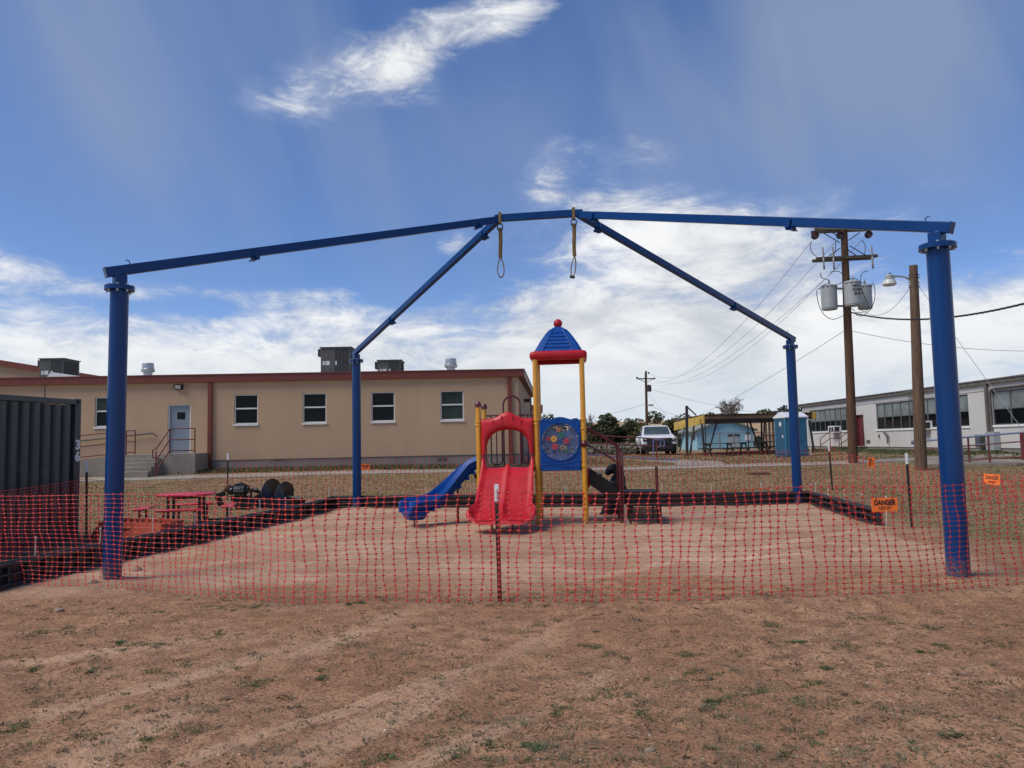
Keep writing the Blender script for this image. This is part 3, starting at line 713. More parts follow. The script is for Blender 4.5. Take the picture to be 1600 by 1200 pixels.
for k in range(4): sc2.ball((acx-.16+k*.105, -.03, 1.985-.012*(k in (0, 3))), .055, 12, (1, .5, .55))
for t_ in (.33, .43, .57, .67):
    i_ = int(round(t_*(len(ol)-1))); o2, i2 = ol[i_], il[i_]; sc2.tube([yb(o2[0]+(i2[0]-o2[0])*s_, o2[1]+(i2[1]-o2[1])*s_, -.088) for s_ in (.12, .4, .65, .9)], .010, 6)
sc2.build('arch_relief', 'red_plastic', aro, kind='stuff')
# double slide
def slide_ring(u0, w, y, z, tilt, hr, mid, th=.035, rw=.045):
    """cross-section: rolled rims, two troughs and a ridge between them; underside closes it"""
    n = 36; topl = []
    for k in range(n+1):
        s_ = -1+2*k/n; a_ = abs(s_)
        h = hr*smooth_(a_, .80, .93) if a_ < .95 else hr*(1-((a_-.95)/.05)**2*.35)
        h += mid*math.exp(-(s_/.085)**2)
        h += .012*(1-math.cos(a_*PI*2))*-.5
        topl.append((s_*w/2, h))
    bot = [(x*(.985), (h*.86 - th) if abs(x)/(w/2) > .93 else -th - .0) for x, h in reversed(topl)]
    bot[0] = (w/2, hr*.35); bot[-1] = (-w/2, hr*.35)
    nrm = Vector((0, -math.sin(tilt), math.cos(tilt)))
    return [Vector((u0+x, y, z)) + nrm*h for x, h in topl+bot]
def smooth_(x, a, b):
    t_ = max(0, min(1, (x-a)/(b-a))); return t_*t_*(3-2*t_)
sl = MB(); rgs = []
path = [(-.00, 1.165), (-.10, 1.15), (-.20, 1.09), (-.34, .97), (-.50, .82), (-.66, .67), (-.82, .53), (-.96, .42), (-1.08, .345), (-1.18, .30), (-1.27, .275), (-1.36, .26), (-1.43, .245), (-1.48, .22), (-1.50, .185)]
path = [(p.y, p.z) for p in (lambda P_: [q for i in range(len(P_)-1) for q in ([P_[i], .5*(P_[i]+P_[i+1])+.0625*(2*(P_[i]+P_[i+1])-2*P_[max(i-1, 0)]*.5-2*P_[min(i+2, len(P_)-1)]*.5-(P_[i]+P_[i+1])*1.0)])]+[P_[-1]])([Vector((0, y, z)) for y, z in path])]
for i, (y, z) in enumerate(path):
    t_ = i/(len(path)-1); a_, b_ = path[max(i-1, 0)], path[min(i+1, len(path)-1)]; tilt = -math.atan2(b_[1]-a_[1], -(b_[0]-a_[0]))
    w = 1.07 + .05*smooth_(t_, .1, .5) + .20*smooth_(t_, .5, .66) - .10*smooth_(t_, .78, .93) - .34*smooth_(t_, .88, 1.0)
    hr = .30 - .12*smooth_(t_, 0, .2) - .02*smooth_(t_, .4, .8) - .125*smooth_(t_, .78, 1.0)
    mid = .02 + .11*smooth_(t_, .0, .12) - .13*smooth_(t_, .55, .85)
    rgs.append(slide_ring(acx - .0 - .03*t_, w, y, z, -tilt*.9, hr, mid))
sl.loft(rgs); slo = sl.build('double_slide', 'red_plastic', tw, ang=70)
rb2 = MB()
for s_ in (-1, 1):
    for k in range(9): rb2.tube([(acx-.03+s_*.28+(k-4)*.030, -1.44, .262), (acx-.03+s_*.28+(k-4)*.030, -1.485, .225)], .006, 6)
rb2.build('grip_ribs', 'red_plastic', slo, kind='stuff')
for x in (acx-.22, acx+.17): MB().cyl((x, -1.12, -.05), (x, -1.12, .27), .020, 10).build('slide_leg', 'maroon_steel', tw)
# blue slide on the left
bs = MB(); A0 = Vector((XL-.02, .52, 1.17)); A1 = Vector((XL-.62, .42, .95)); A2 = Vector((XL-1.43, -.16, .26))
ctrl = [Vector((XL+.02, .52, 1.165)), Vector((XL-.14, .52, 1.13)), Vector((XL-.30, .50, 1.02)), Vector((XL-.52, .43, .80)), Vector((XL-.72, .33, .60)), Vector((XL-.90, .21, .45)), Vector((XL-1.05, .10, .365)), Vector((XL-1.20, -.01, .335)), Vector((XL-1.36, -.13, .31)), Vector((XL-1.48, -.22, .24))]
def catmull(P_, n=4):
    o = []
    for i in range(len(P_)-1):
        p0, p1, p2, p3 = P_[max(i-1, 0)], P_[i], P_[i+1], P_[min(i+2, len(P_)-1)]
        for k in range(n):
            t_ = k/n; o.append(.5*((2*p1)+(p2-p0)*t_+(2*p0-5*p1+4*p2-p3)*t_*t_+(3*p1-p0-3*p2+p3)*t_**3))
    return o+[P_[-1]]
cs = catmull(ctrl, 4); rgs = []; nC = len(cs)
for i, p in enumerate(cs):
    t_ = i/(nC-1); d = (cs[min(i+1, nC-1)]-cs[max(i-1, 0)]); dh = Vector((d.x, d.y, 0)).normalized(); sdv = Vector((-dh.y, dh.x, 0)); d.normalize(); nv = sdv.cross(d)*1.0
    if nv.z < 0: nv = -nv
    w = .50+.06*smooth_(t_, .7, .9); hr = .23+.03*smooth_(t_, .5, .8)-.16*smooth_(t_, .93, 1); th = .03; tl = []
    for k in range(21):
        s_ = -1+2*k/20; a_ = abs(s_); h = hr*smooth_(a_, .55, .90) - (hr*.15*smooth_(a_, .95, 1)); tl.append((s_*w/2, h))
    tl = [(-w/2-.035, hr*.62)]+tl+[(w/2+.035, hr*.62)]
    bt = [(x*.96, h*.80-th) for x, h in reversed(tl[1:-1])]
    rgs.append([p+sdv*x+nv*h for x, h in tl+bt])
bs.loft(rgs); bso = bs.build('slide', 'blue_plastic', tw, ang=70, label='curved single blue slide')
ud = MB(); i0 = int(nC*.74)
fe = cs[int(nC*.86)]; MB().loft([[fe+Vector((math.cos(R(33))*x*s_-math.sin(R(33))*y*s_, math.sin(R(33))*x*s_+math.cos(R(33))*y*s_, z)) for x, y in ((-.20, -.20), (.20, -.20), (.20, .20), (-.20, .20))] for s_, z in ((1.1, -.02), (.95, -.12), (.70, -.19))]).build('slide_foot', 'blue_plastic', bso, bevel=.03)
for i in range(6, nC-8, 3):
    p = cs[i]; MB_ = ud.box(p-Vector((0, 0, .045)), (.06, .40, .07), rz=R(12+i))
ud.build('underside_ribs', 'blue_plastic', bso, bevel=.012, kind='stuff')
MB().cyl((XL-1.33, -.12, -.05), (XL-1.33, -.12, .25), .018, 10).build('slide_leg', 'maroon_steel', tw)
MB().cyl((XL-.52, .43, -.05), (XL-.52, .43, .74), .022, 10).build('slide_leg', 'maroon_steel', tw)
# side panels by the blue slide's mouth (seen nearly edge on) and the bubble panel on the right
sp_ = MB(); hole = []
def xside(u, v, d): return Vector((d, u, v))
ou = [(.06, DZ-.05), (.94, DZ-.05), (.94, 2.08), (.5, 2.18), (.06, 2.08)]
sp_.bb(XL-.045, XL+.035, .06, .25, DZ-.05, 2.05); sp_.bb(XL-.045, XL+.035, .75, .94, DZ-.05, 2.05); sp_.bb(XL-.045, XL+.035, .06, .94, 1.92, 2.10)
sp_.build('slide_hood', 'blue_plastic', tw, bevel=.02)
MB().ball((XL-.10, .62, .955), .085, 16, (1.2, 1, .8)).build('end_bumper', 'maroon_steel', tw)
MB().lathe([(.02, .13), (.12, .12), (.20, .07), (.235, 0)], (XR+.02, .5, .90), 24, axis=(1, 0, 0)).build('bubble_panel', 'red_plastic', tw)
MB().ball((XR+.05, .3, .48), .085, 14).build('lower_knob', 'red_plastic', tw)
# rear guard rails with the entrance hoop
hr_ = MB()
def railp(x0, x1, n, par=tw):
    m_ = MB(); zt, zb_ = 2.25, 1.19; y = YB; rcn = .07
    m_.tube([(x0, y, zt), (x0, y, zb_+rcn), (x0+.02, y, zb_+.02), (x0+rcn, y, zb_), (x1-rcn, y, zb_), (x1-.02, y, zb_+.02), (x1, y, zb_+rcn), (x1, y, zt)], .016, 8)
    m_.cyl((x0-.09, y, zt), (x1+.09, y, zt), .016, 8)
    for k in range(1, n): m_.cyl((x0+(x1-x0)*k/n, y, zb_), (x0+(x1-x0)*k/n, y, zt), .013, 8)
    return m_.build('guard_rail', 'maroon_steel', par)
railp(XL+.14, XL+.38, 2); railp(-.36, -.13, 2)
hc_ = -.585; hw = .185
MB().tube([(hc_-hw, YB-.02, DZ)] + [(hc_-hw, YB-.02, 2.48)] + [(hc_-hw*math.cos(PI*k/14), YB-.02, 2.48+hw*math.sin(PI*k/14)) for k in range(1, 14)] + [(hc_+hw, YB-.02, 2.48), (hc_+hw, YB-.02, DZ)], .021, 10).build('entrance_hoop', 'maroon_steel', tw)
# stairs on the right: stringers, treads, handrails, transfer deck
sx0, sx1 = XR+.09, XR+.70
for y in (.06, .92):
    MB().prism([(sx0, 1.10), (sx0, .78), (sx1-.18, .46), (sx1, .40), (sx1, .66)][::-1], y-.018, y+.018, yb).build('stringer', 'charcoal_plate', tw, bevel=.006)
for k in range(3):
    MB().bb(sx0+.02+k*.20, sx0+.26+k*.20, .08, .90, .93-k*.17, .97-k*.17).build('tread', 'charcoal_plate', tw, bevel=.005)
for y in (.0, .98):
    h_ = MB(); h_.tube(catmull([Vector((XR+.06, y, 1.93)), Vector((XR+.35, y, 1.76)), Vector((XR+.60, y, 1.61)), Vector((XR+.68, y, 1.54)), Vector((XR+.70, y, 1.40)), Vector((XR+.70, y, .8)), Vector((XR+.70, y, -.05))], 4), .022, 10)
    h_.cyl((XR+.05, y, 1.60), (XR+.70, y, 1.20), .018, 8)
    h_.cyl((XR+.76, y, -.05), (XR+.76, y, 1.38), .019, 8); h_.tube([(XR+.76, y, 1.38), (XR+.745, y, 1.46), (XR+.70, y, 1.50)], .019, 8)
    h_.build('handrail', 'maroon_steel', tw)
    MB().ball((XR+.01, y-.02, 1.60), .088, 16, (1, 1, .85)).build('rail_knob', 'maroon_steel', tw)
bt_ = MB()
for z in (.60, .53): bt_.lathe([(.012, 0), (.012, .01)], (sx1-.03, .04, z), 8, axis=(0, -1, 0))
bt_.build('bolts', 'white_metal', tw, kind='stuff')
td0, td1 = XR+.78, XR+1.46
MB().bb(td0, td1, .02, .96, .575, .62).build('transfer_deck', 'charcoal_plate', tw, bevel=.012)
sk = MB(); sk.bb(td0+.01, td1-.01, .04, .06, .40, .574); sk.bb(td1-.03, td1-.01, .061, .94, .40, .574); sk.build('deck_skirt', 'charcoal_plate', tw)
st_ = MB().bb(td0+.02, td1+.01, -.34, .0, .365, .40).build('step', 'charcoal_plate', tw, bevel=.012)
pf = MB(); cw = .0215; x0, x1, z0, z1 = td0+.02, td1+.01, .13, .362
nxp = int((x1-x0-.06)/cw/1.0); 
for k in range(nxp+1): pf.bb(x0+.03+k*(x1-x0-.06)/nxp-.0068, x0+.03+k*(x1-x0-.06)/nxp+.0068, -.338, -.326, z0+.02, z1-.02)
for k in range(10): z = z0+.02+(z1-z0-.04)*k/9; pf.bb(x0, x1, -.340, -.324, z-.0068, z+.0068)
pf.bb(x0, x0+.03, -.342, -.322, z0, z1); pf.bb(x1-.03, x1, -.342, -.322, z0, z1)
pf.build('perforated_riser', 'charcoal_plate', tw, smooth=False)
for x in (x0+.07, x1-.04): MB().bb(x-.02, x+.02, -.30, -.26, -.08, z0+.02).build('deck_leg', 'maroon_steel', tw)
for x in (td0+.05, td1-.05): MB().bb(x-.02, x+.02, .85, .89, -.08, .575).build('deck_leg', 'maroon_steel', tw)
MB().tube([(td1-.02, .10, -.05), (td1-.02, .10, 1.12)], .030, 12).build('grab_post', 'maroon_steel', tw)
mud = MB().prism([(x0-.05, .40), (x0-.05, .0), (x0+.03, .0), (x0-.01, .40)], -.33, -.30, yb).build('brace_plate', 'concrete', tw)

# black crumpled sheeting behind the stairs
bsx = thing('black_sheeting', 'limp black plastic sheeting slumped behind the dark stairs', 'plastic sheet', (2.32, 17.4, 0))
c_ = MB(); rgs = []
rs = random.Random(5)
for i in range(12):
    t_ = i/11; z = .30+1.05*t_*.95; w = .52*(1-t_)**.7+.10; n = 18; rg = []
    for k in range(n):
        q = 2*PI*k/n; r_ = (1+.22*math.sin(3*q+i*.7)+.10*mnoise.noise(Vector((k*.9, i*.6, 2)))*2); rg.append((w*.55*math.cos(q)*r_ + .10*t_ - .05, w*.42*math.sin(q)*r_, z-.3))
    rgs.append(rg)
c_.loft(rgs); c_.build('drape', 'black_plastic', bsx, ang=25)
MB().tube([(.10, 0, 1.0), (.02, -.03, 1.04), (-.06, -.05, 1.06), (-.13, -.05, 1.0), (-.20, -.05, .96), (-.24, -.05, .89)], [.07, .10, .085, .11, .08, .05], 9).build('rolled_end', 'black_plastic', bsx, ang=25)
# ------------------------------------------------------------------ T-posts and orange safety netting
def tpost(x, y, h, label, lean=(0, 0), first=[None]):
    z = gzf(x, y)
    if first[0] is None:
        p = thing('fence_post', label, 'fence post', (x, y, z), 0, 'steel T-posts that carry the orange netting'); first[0] = p
        m_ = MB(); m_.bb(-.022, .022, -.004, .004, -.3, 1.02); m_.bb(-.004, .004, .004, .034, -.3, 1.02)
        for k in range(18): m_.bb(-.007, .007, -.013, -.004, .02+k*.055, .04+k*.055)
        m_.build('stem', 'post_green', p, smooth=False)
        m2 = MB(); m2.bb(-.0235, .0235, -.0052, .0052, 1.02, 1.20); m2.bb(-.0052, .0052, .0052, .035, 1.02, 1.20)
        for k in range(3): m2.bb(-.008, .008, -.0145, -.0052, 1.03+k*.055, 1.05+k*.055)
        m2.build('white_tip', 'white_paint', p, smooth=False)
        q = p
    else: q = dup(first[0], label, (x, y, z))
    q.scale = (1, 1, h/1.2); q.rotation_euler = (lean[0], lean[1], 0); return q
pc = G(781, 940)
TB_L, TB_R, T_L, T_R = at(356, 708, 22.3), at(1297, 694, 22.0), G(135, 841), G(1425, 824)
tpost(pc.x, pc.y, 1.22, 'steel T-post with a white tip standing in front of the red double slide', (R(.5), R(-.6)))
tpost(TB_L.x, TB_L.y, TB_L.z-gzf(TB_L.x, TB_L.y), 'white tipped T-post rising behind the black auger', (0, 0))
tpost(TB_R.x, TB_R.y, TB_R.z-gzf(TB_R.x, TB_R.y), 'white tipped T-post between the far right blue post and utility pole', (0, R(-2)))
tpost(T_L.x, T_L.y, 1.48, 'white tipped T-post beside the corner of the shipping container', (0, R(-1)))
tpost(T_R.x, T_R.y, 1.32, 'white tipped T-post standing just right of the orange danger sign', (0, R(-1)))
def netting(name, label, pts, h, base, sag=lambda s: 0.0, cell=.108, rows=21, seed=0, lean=None, fine=True, star=1.0, group=None):
    """square-mesh plastic netting: star-shaped crossings, thin level strands, stouter upright strands"""
    P_ = [Vector((p[0], p[1], 0)) for p in pts]; seg = [(P_[i+1]-P_[i]).length for i in range(len(P_)-1)]; L = sum(seg)
    def pos(s):
        s = max(0, min(L-1e-4, s)); i = 0
        while s > seg[i]: s -= seg[i]; i += 1
        d = (P_[i+1]-P_[i]).normalized(); return P_[i]+d*s, d
    nc_ = int(L/cell); g = []
    V_ = lambda a, b, c: mnoise.noise(Vector((a, b, c+seed)))
    for i in range(nc_+1):
        col = []; s = i*cell; s += .045*V_(s*1.6, 0, 1) 
        top = base(s/L)+h*(1-sag(s/L)); bot = base(s/L)+ .012*V_(s*1.3, 5, 3) - .0
        for j in range(rows):
            t_ = j/(rows-1); sq = t_ + .03*V_(s*.8, t_*3, 9)*math.sin(t_*PI); z = bot+(top-bot)*sq
            ss = s + .060*V_(s*2.2, t_*2.2, 7) + .022*V_(i*1.7, t_*6, 4) + (lean(s/L, t_) if lean else 0)
            p, d = pos(ss); n = Vector((-d.y, d.x, 0)); p = p + n*(.05*V_(s*1.1, t_*1.5, 12)+.012*V_(s*4, t_*4, 2)); col.append((Vector((p.x, p.y, gzf(p.x, p.y)+z)), d, n))
        g.append(col)
    vs, fs = [], []
    def addp(v, f):
        o = len(vs); vs.extend(v); fs.extend([tuple(i+o for i in q) for q in f])
    def strand(a, b, w, n, d):
        dr = (b-a); l_ = dr.length
        if l_ < 1e-5: return
        dr /= l_; q = dr.cross(n).normalized()*w; m_ = n*w*.7
        addp([a+q, a-q, a+m_, b+q, b-q, b+m_], [(0, 1, 4, 3), (1, 2, 5, 4), (2, 0, 3, 5)])
    for i in range(nc_+1):
        for j in range(rows):
            p, d, n = g[i][j]; rr = star*(.9+.25*V_(i*3.3, j*2.1, 8)); a_, b_ = .0285*rr, .0225*rr; c_ = .0080*rr; up = (g[i][min(j+1, rows-1)][0]-g[i][max(j-1, 0)][0]).normalized()
            o_ = [p+d*a_, p+d*c_+up*c_, p+up*b_, p-d*c_+up*c_, p-d*a_, p-d*c_-up*c_, p-up*b_, p+d*c_-up*c_]
            if fine: addp(o_+[p+n*.005, p-n*.005], [(k, (k+1) % 8, 8) for k in range(8)]+[((k+1) % 8, k, 9) for k in range(8)])
            else: addp(o_+[p+n*.005], [(k, (k+1) % 8, 8) for k in range(8)])
            if i < nc_ and j > 0: strand(p, g[i+1][j][0], .0013 if j not in (0, rows-1) else .0025, n, d)
            if j < rows-1: strand(p, g[i][j+1][0], .0032, n, d)
    root = thing(name, label, 'netting', (P_[0].x, P_[0].y, 0), 0, group)
    me = bpy.data.meshes.new('mesh'); off = Vector((P_[0].x, P_[0].y, 0)); me.from_pydata([tuple(v-off) for v in vs], [], fs); me.materials.append(M['net_orange'])
    o = bpy.data.objects.new('mesh', me); COL.objects.link(o); o.parent = root; o['kind'] = 'stuff'; return root
a1, a2 = G(190, 909), G(60, 905)
netting('safety_netting', 'nearest run of red-orange safety netting, left of the middle T-post', [(pc.x, pc.y-.02), (-2.4, 8.25), (-3.8, 8.9), (-5.02, 9.40), (-6.6, 9.85), (-8.4, 10.3)], 1.10, lambda t_: .02+.03*t_, sag=lambda t_: .03*math.sin(t_*PI*2)**2, seed=1, lean=lambda s, t_: .16*smooth_(s, .45, .8)*t_, group='orange netting round the site')
netting('safety_netting', 'nearest run of red-orange safety netting, right of the middle T-post', [(pc.x, pc.y-.02), (2, 7.92), (4.2, 8.15), (5.2, 8.42), (7.0, 8.4), (9.2, 8.3)], 1.11, lambda t_: .02, sag=lambda t_: .03*math.sin(t_*PI*3)**2, seed=2, lean=lambda s, t_: .07*math.sin(s*9)*t_, group='orange netting round the site')
netting('safety_netting', 'run of orange netting along the back of the pit, behind the far blue posts', [(TB_L.x, TB_L.y), (0, 22.4), (TB_R.x, TB_R.y)], 1.12, lambda t_: .04, sag=lambda t_: .05*math.sin(t_*PI), seed=3, fine=False, cell=.135, rows=16, star=1.1, group='orange netting round the site')
netting('safety_netting', 'orange netting from the container corner back to the T-post by the auger', [(T_L.x, T_L.y), (TB_L.x, TB_L.y)], 1.08, lambda t_: .04, sag=lambda t_: .25*math.sin(t_*PI), seed=4, fine=False, cell=.14, rows=15, star=1.1, group='orange netting round the site')
netting('safety_netting', 'orange netting hanging along the side of the dark container', [(T_L.x, T_L.y), (-8.0, 12.5), (-7.6, 10.0)], 1.10, lambda t_: .04, sag=lambda t_: .06*math.sin(t_*PI), seed=5, fine=False, group='orange netting round the site')
netting('safety_netting', 'sagging orange netting on the right that carries the two far danger signs', [(TB_R.x, TB_R.y), (10.6, 20.4), (12.4, 17.6), (13.6, 14.5)], 1.22, lambda t_: .03, sag=lambda t_: .50*math.sin(min(1, t_*1.15)*PI)**.7, seed=6, fine=False, cell=.15, rows=13, star=1.2, group='orange netting round the site')

def danger_sign(label, p, rz, w, h, tilt=0.0, rx=0.0):
    s = thing('danger_sign', label, 'sign', p, rz, 'orange danger signs on the netting'); s.rotation_euler = (rx, tilt, rz)
    MB().bb(-w/2, w/2, -.002, .003, -h, 0).build('board', 'sign_orange', s, bevel=.001)
    text('DANGER', h*.52, 'print_black', s, T(0, -.0035, -h*.36) @ FACE_CAM, bold=.003, depth=.0006, sx=w/h*.39)
    text('KEEP OFF', h*.33, 'print_black', s, T(0, -.0035, -h*.76) @ FACE_CAM, bold=.0, depth=.0006, sx=w/h*.34)
    ties = MB()
    for x in (-.32, .28): ties.tube([(x*w, -.004, -.02), (x*w+.004, -.010, .03), (x*w+.008, .0, .09)], .0022, 5)
    ties.build('tie', 'wire_black', s); return s
p = at(1381.5, 778, 8.02); danger_sign('orange DANGER KEEP OFF sign hanging near the right end of the pit border', p, R(-2), .265, .139, tilt=R(-.6))
p = at(1356, 722, 20.2); danger_sign('small steeply tilted orange sign left of the lone wooden light pole', p, R(-12), .26, .165, tilt=R(-82))
p = at(1550, 741, 16.2); danger_sign('small orange sign leaning on the netting at the far right edge', p, R(-25), .29, .22, tilt=R(6), rx=R(-14))
p = at(571, 725, 22.1); danger_sign('tiny orange sign on the back netting beside the far left blue post', p, 0, .26, .17, tilt=R(3))

# ------------------------------------------------------------------ shipping container
ca = at(128, 624, 14.9); cb = at(0, 617, 13.0); cd = Vector((ca.x-cb.x, ca.y-cb.y, 0)).normalized()
L_, W_, H_ = 6.06, 2.44, 2.59
crz = math.atan2(cd.y, cd.x)-PI
# local frame: x runs from the far end towards the camera, y out to the left of the scene
sc_o = thing('shipping_container', 'dark grey corrugated shipping container with the number 36 on its corner post', 'container', (ca.x, ca.y, gzf(ca.x, ca.y)-.02), crz)
hh = ca.z - gzf(ca.x, ca.y)+.02; H_ = hh
def corr(y0, sgn, par, name):
    pts = []; x = .16
    while x < L_-.3: pts += [(x, 0), (x+.072, 0), (x+.140, -.036), (x+.212, -.036), (x+.278, 0)]; x += .278
    pr3 = []
    for q in pts:
        if not pr3 or q[0] > pr3[-1][0]+1e-6: pr3.append(q)
    r1 = [[(u, y0+sgn*(.012+v*-1), .16) for u, v in pr3], [(u, y0+sgn*(.012+v*-1), H_-.13) for u, v in pr3]]
    MB().loft(r1, caps=False, closed=False).build(name, 'container_paint', par, ang=20)
corr(0, -1, sc_o, 'side_panel') if False else None
side_y = 0.0   # the near long side lies at local y = 0 or W
yn = Vector((-math.sin(crz), math.cos(crz), 0)); sgn = 1 if yn.x < 0 else -1     # body extends away from the pit
def ky(v): return v*sgn
pts = []; x = .17
while x < L_-.3: pts += [(x, .085), (x+.078, .085), (x+.118, .006), (x+.210, .006)]; x += .250
pts.append((x, .085))
mb = MB().loft([[(u, ky(v), .16) for u, v in pts], [(u, ky(v), H_-.12) for u, v in pts], [(u, ky(.13), H_-.12) for u, v in pts], [(u, ky(.13), .16) for u, v in pts]], caps=False, closed=False)
mb.build('side_panel', 'container_paint', sc_o, ang=20)
mb = MB(); mb.box((L_/2, ky(.05), H_-.06), (L_-.32, .10, .10)); mb.box((L_/2, ky(W_-.05), H_-.06), (L_-.32, .10, .10)); mb.build('top_rail', 'container_paint', sc_o, bevel=.006)
mb = MB(); mb.box((L_/2, ky(.05), .10), (L_-.32, .08, .14)); mb.box((L_/2, ky(W_-.05), .10), (L_-.32, .08, .14)); mb.build('bottom_rail', 'container_paint', sc_o, bevel=.006)
MB().box((L_/2, ky(W_/2), H_-.04), (L_-.05, W_-.12, .03)).build('roof', 'container_paint', sc_o)
MB().box((L_/2, ky(W_-.06), H_/2), (L_-.2, .03, H_-.26)).build('side_panel', 'container_paint', sc_o)
for x in (.03, L_-.03): MB().box((x, ky(W_/2), H_/2), (.03, W_-.3, H_-.26)).build('end_panel', 'container_paint', sc_o)
for x in (.081, L_-.081):
    for y in (.078, W_-.078):
        po = MB().box((x, ky(y), H_/2), (.155, .15, H_-.23)).build('corner_post', 'container_paint', sc_o, bevel=.012)
        for z in (.06, H_-.055):
            c_ = MB(); ys_ = 1 if y < 1 else -1
            c_.box((x, ky(y+.01*ys_), z-.043), (.178, .150, .034)); c_.box((x, ky(y+.01*ys_), z+.043), (.178, .150, .034)); c_.box((x-.063, ky(y+.01*ys_), z), (.052, .150, .052)); c_.box((x+.063, ky(y+.01*ys_), z), (.052, .150, .052))
            c_.box((x, ky(y+.05*ys_), z), (.074, .05, .052)); c_.build('corner_casting', 'container_paint', sc_o, bevel=.006)
face = Matrix.Rotation(0 if sgn > 0 else PI, 4, 'Z')
for ch, z in (('3', 1.80), ('6', 1.575)):
    text(ch, .245, 'print_white', sc_o, T(.085, ky(-.003), z) @ face @ FACE_CAM, bold=.012, depth=.0008, sx=1.05)

# ------------------------------------------------------------------ red octagonal picnic table
tb = G(291, 824); pt = thing('picnic_table', 'red eight sided picnic table with four red benches on dark legs', 'picnic table', (tb.x, tb.y, gzf(tb.x, tb.y)), R(14)); pt.scale = (.93, .93, 1)
ztop = .72
def octo(r, z, n=8, ph=PI/8): return [(r*math.cos(2*PI*k/n+ph), r*math.sin(2*PI*k/n+ph), z) for k in range(n)]
MB().loft([octo(.63, ztop-.045), octo(.66, ztop-.025), octo(.66, ztop-.008), octo(.645, ztop)]).build('tabletop', 'table_red', pt)
MB().tube([(0, 0, ztop-.045), (0, 0, ztop-.10)], .3, 8).build('top_frame', 'steel_dark', pt)
for k in range(4):
    q = k*PI/2; c_, s_ = math.cos(q), math.sin(q); m3 = Matrix.Rotation(q, 3, 'Z')
    b_ = MB().box(m3 @ Vector((0, -.92, .43)), (.92, .27, .045), rz=q).build('bench_seat', 'table_red', pt, bevel=.015)
    for sx_ in (-.32, .32):
        MB().tube([m3 @ Vector((sx_, -.92, .41)), m3 @ Vector((sx_, -.92, -.06))], .026, 8).tube([m3 @ Vector((sx_, -.92, .12)), m3 @ Vector((sx_, -.3, .12))], .022, 8).build('bench_leg', 'steel_dark', pt)
    MB().tube([m3 @ Vector((.33, -.33, ztop-.05)), m3 @ Vector((.33, -.33, -.06))], .034, 10).build('leg', 'steel_dark', pt)

# ------------------------------------------------------------------ orange digger bucket lying on its back
b0 = G(141, 846); b1 = at(286, 822, 13.6)
bdv = Vector((b1.x-b0.x, b1.y-b0.y, 0)); Wb = 1.70; brz = math.atan2(bdv.y, bdv.x)
bk_ = thing('digger_bucket', 'rusty orange toothed digger bucket lying mouth up beside the picnic table', 'digger bucket', (b0.x-.07, b0.y, gzf(b0.x, b0.y)), brz)
prf = [(0, .0), (.02, .06), (.18, .36)]      # (depth, height) of the face turned to the pit
mb = MB(); th = .03
sh = [(0.0, 0.0), (.14, .34), (.17, .34), (.07, .05), (.50, .03), (.62, .18), (.64, .36), (.67, .36), (.66, .16), (.52, -.01)]
inset = .16
def bp(u, d, z): f_ = z/.36; x = inset*f_ + u*(Wb-2*inset*f_*.75-.0); return (x, d, z)
rows = [[bp(u, d, z) for d, z in sh] for u in (0, .33, .66, 1)]
mb.loft(rows).build('shell', 'bucket_orange', bk_, bevel=.004, ang=20)
for u in (0.0, 1.0):
    sd = MB().add([bp(u, .03, .0), bp(u, .14, .33), bp(u, .64, .35), bp(u, .62, .16), bp(u, .5, .0)] + [tuple(Vector(bp(u, d, z))+Vector((.02 if u == 0 else -.02, 0, 0))) for d, z in ((.03, 0), (.14, .33), (.64, .35), (.62, .16), (.5, 0))],
        [(0, 1, 2, 3, 4), (9, 8, 7, 6, 5)] + [(k, (k+1) % 5, 5+(k+1) % 5, 5+k) for k in range(5)]).build('side_plate', 'bucket_orange', bk_)
for k in range(10):
    u = .06+k*.098; x, d, z = bp(u, .155, .33)
    MB().add([(x-.045, .125, .27), (x+.05, .125, .27), (x+.05, .165, .27), (x-.045, .165, .27), (x-.005, .175, .425+.02*(k > 5)), (x+.035, .175, .425+.02*(k > 5)), (x+.035, .19, .42), (x-.005, .19, .42)], [(0, 3, 2, 1), (4, 5, 6, 7), (0, 1, 5, 4), (1, 2, 6, 5), (2, 3, 7, 6), (3, 0, 4, 7)]).build('tooth', 'bucket_orange' if k % 3 else 'tooth_steel', bk_)
for x in (.90, 1.28): MB().beam((x-.03, .02, .0), (x+.02, .135, .31), .012, .02).build('weld_seam', 'tooth_steel', bk_)
fm = Matrix.Rotation(R(90-22), 4, 'X')
text('CO', .10, 'print_black', bk_, T(.27, .078, .215) @ fm, bold=.004, depth=.001, sx=1.1)
text('4 SKIPIT', .085, 'print_black', bk_, T(.80, .078, .215) @ fm, bold=.003, depth=.001, sx=.95)

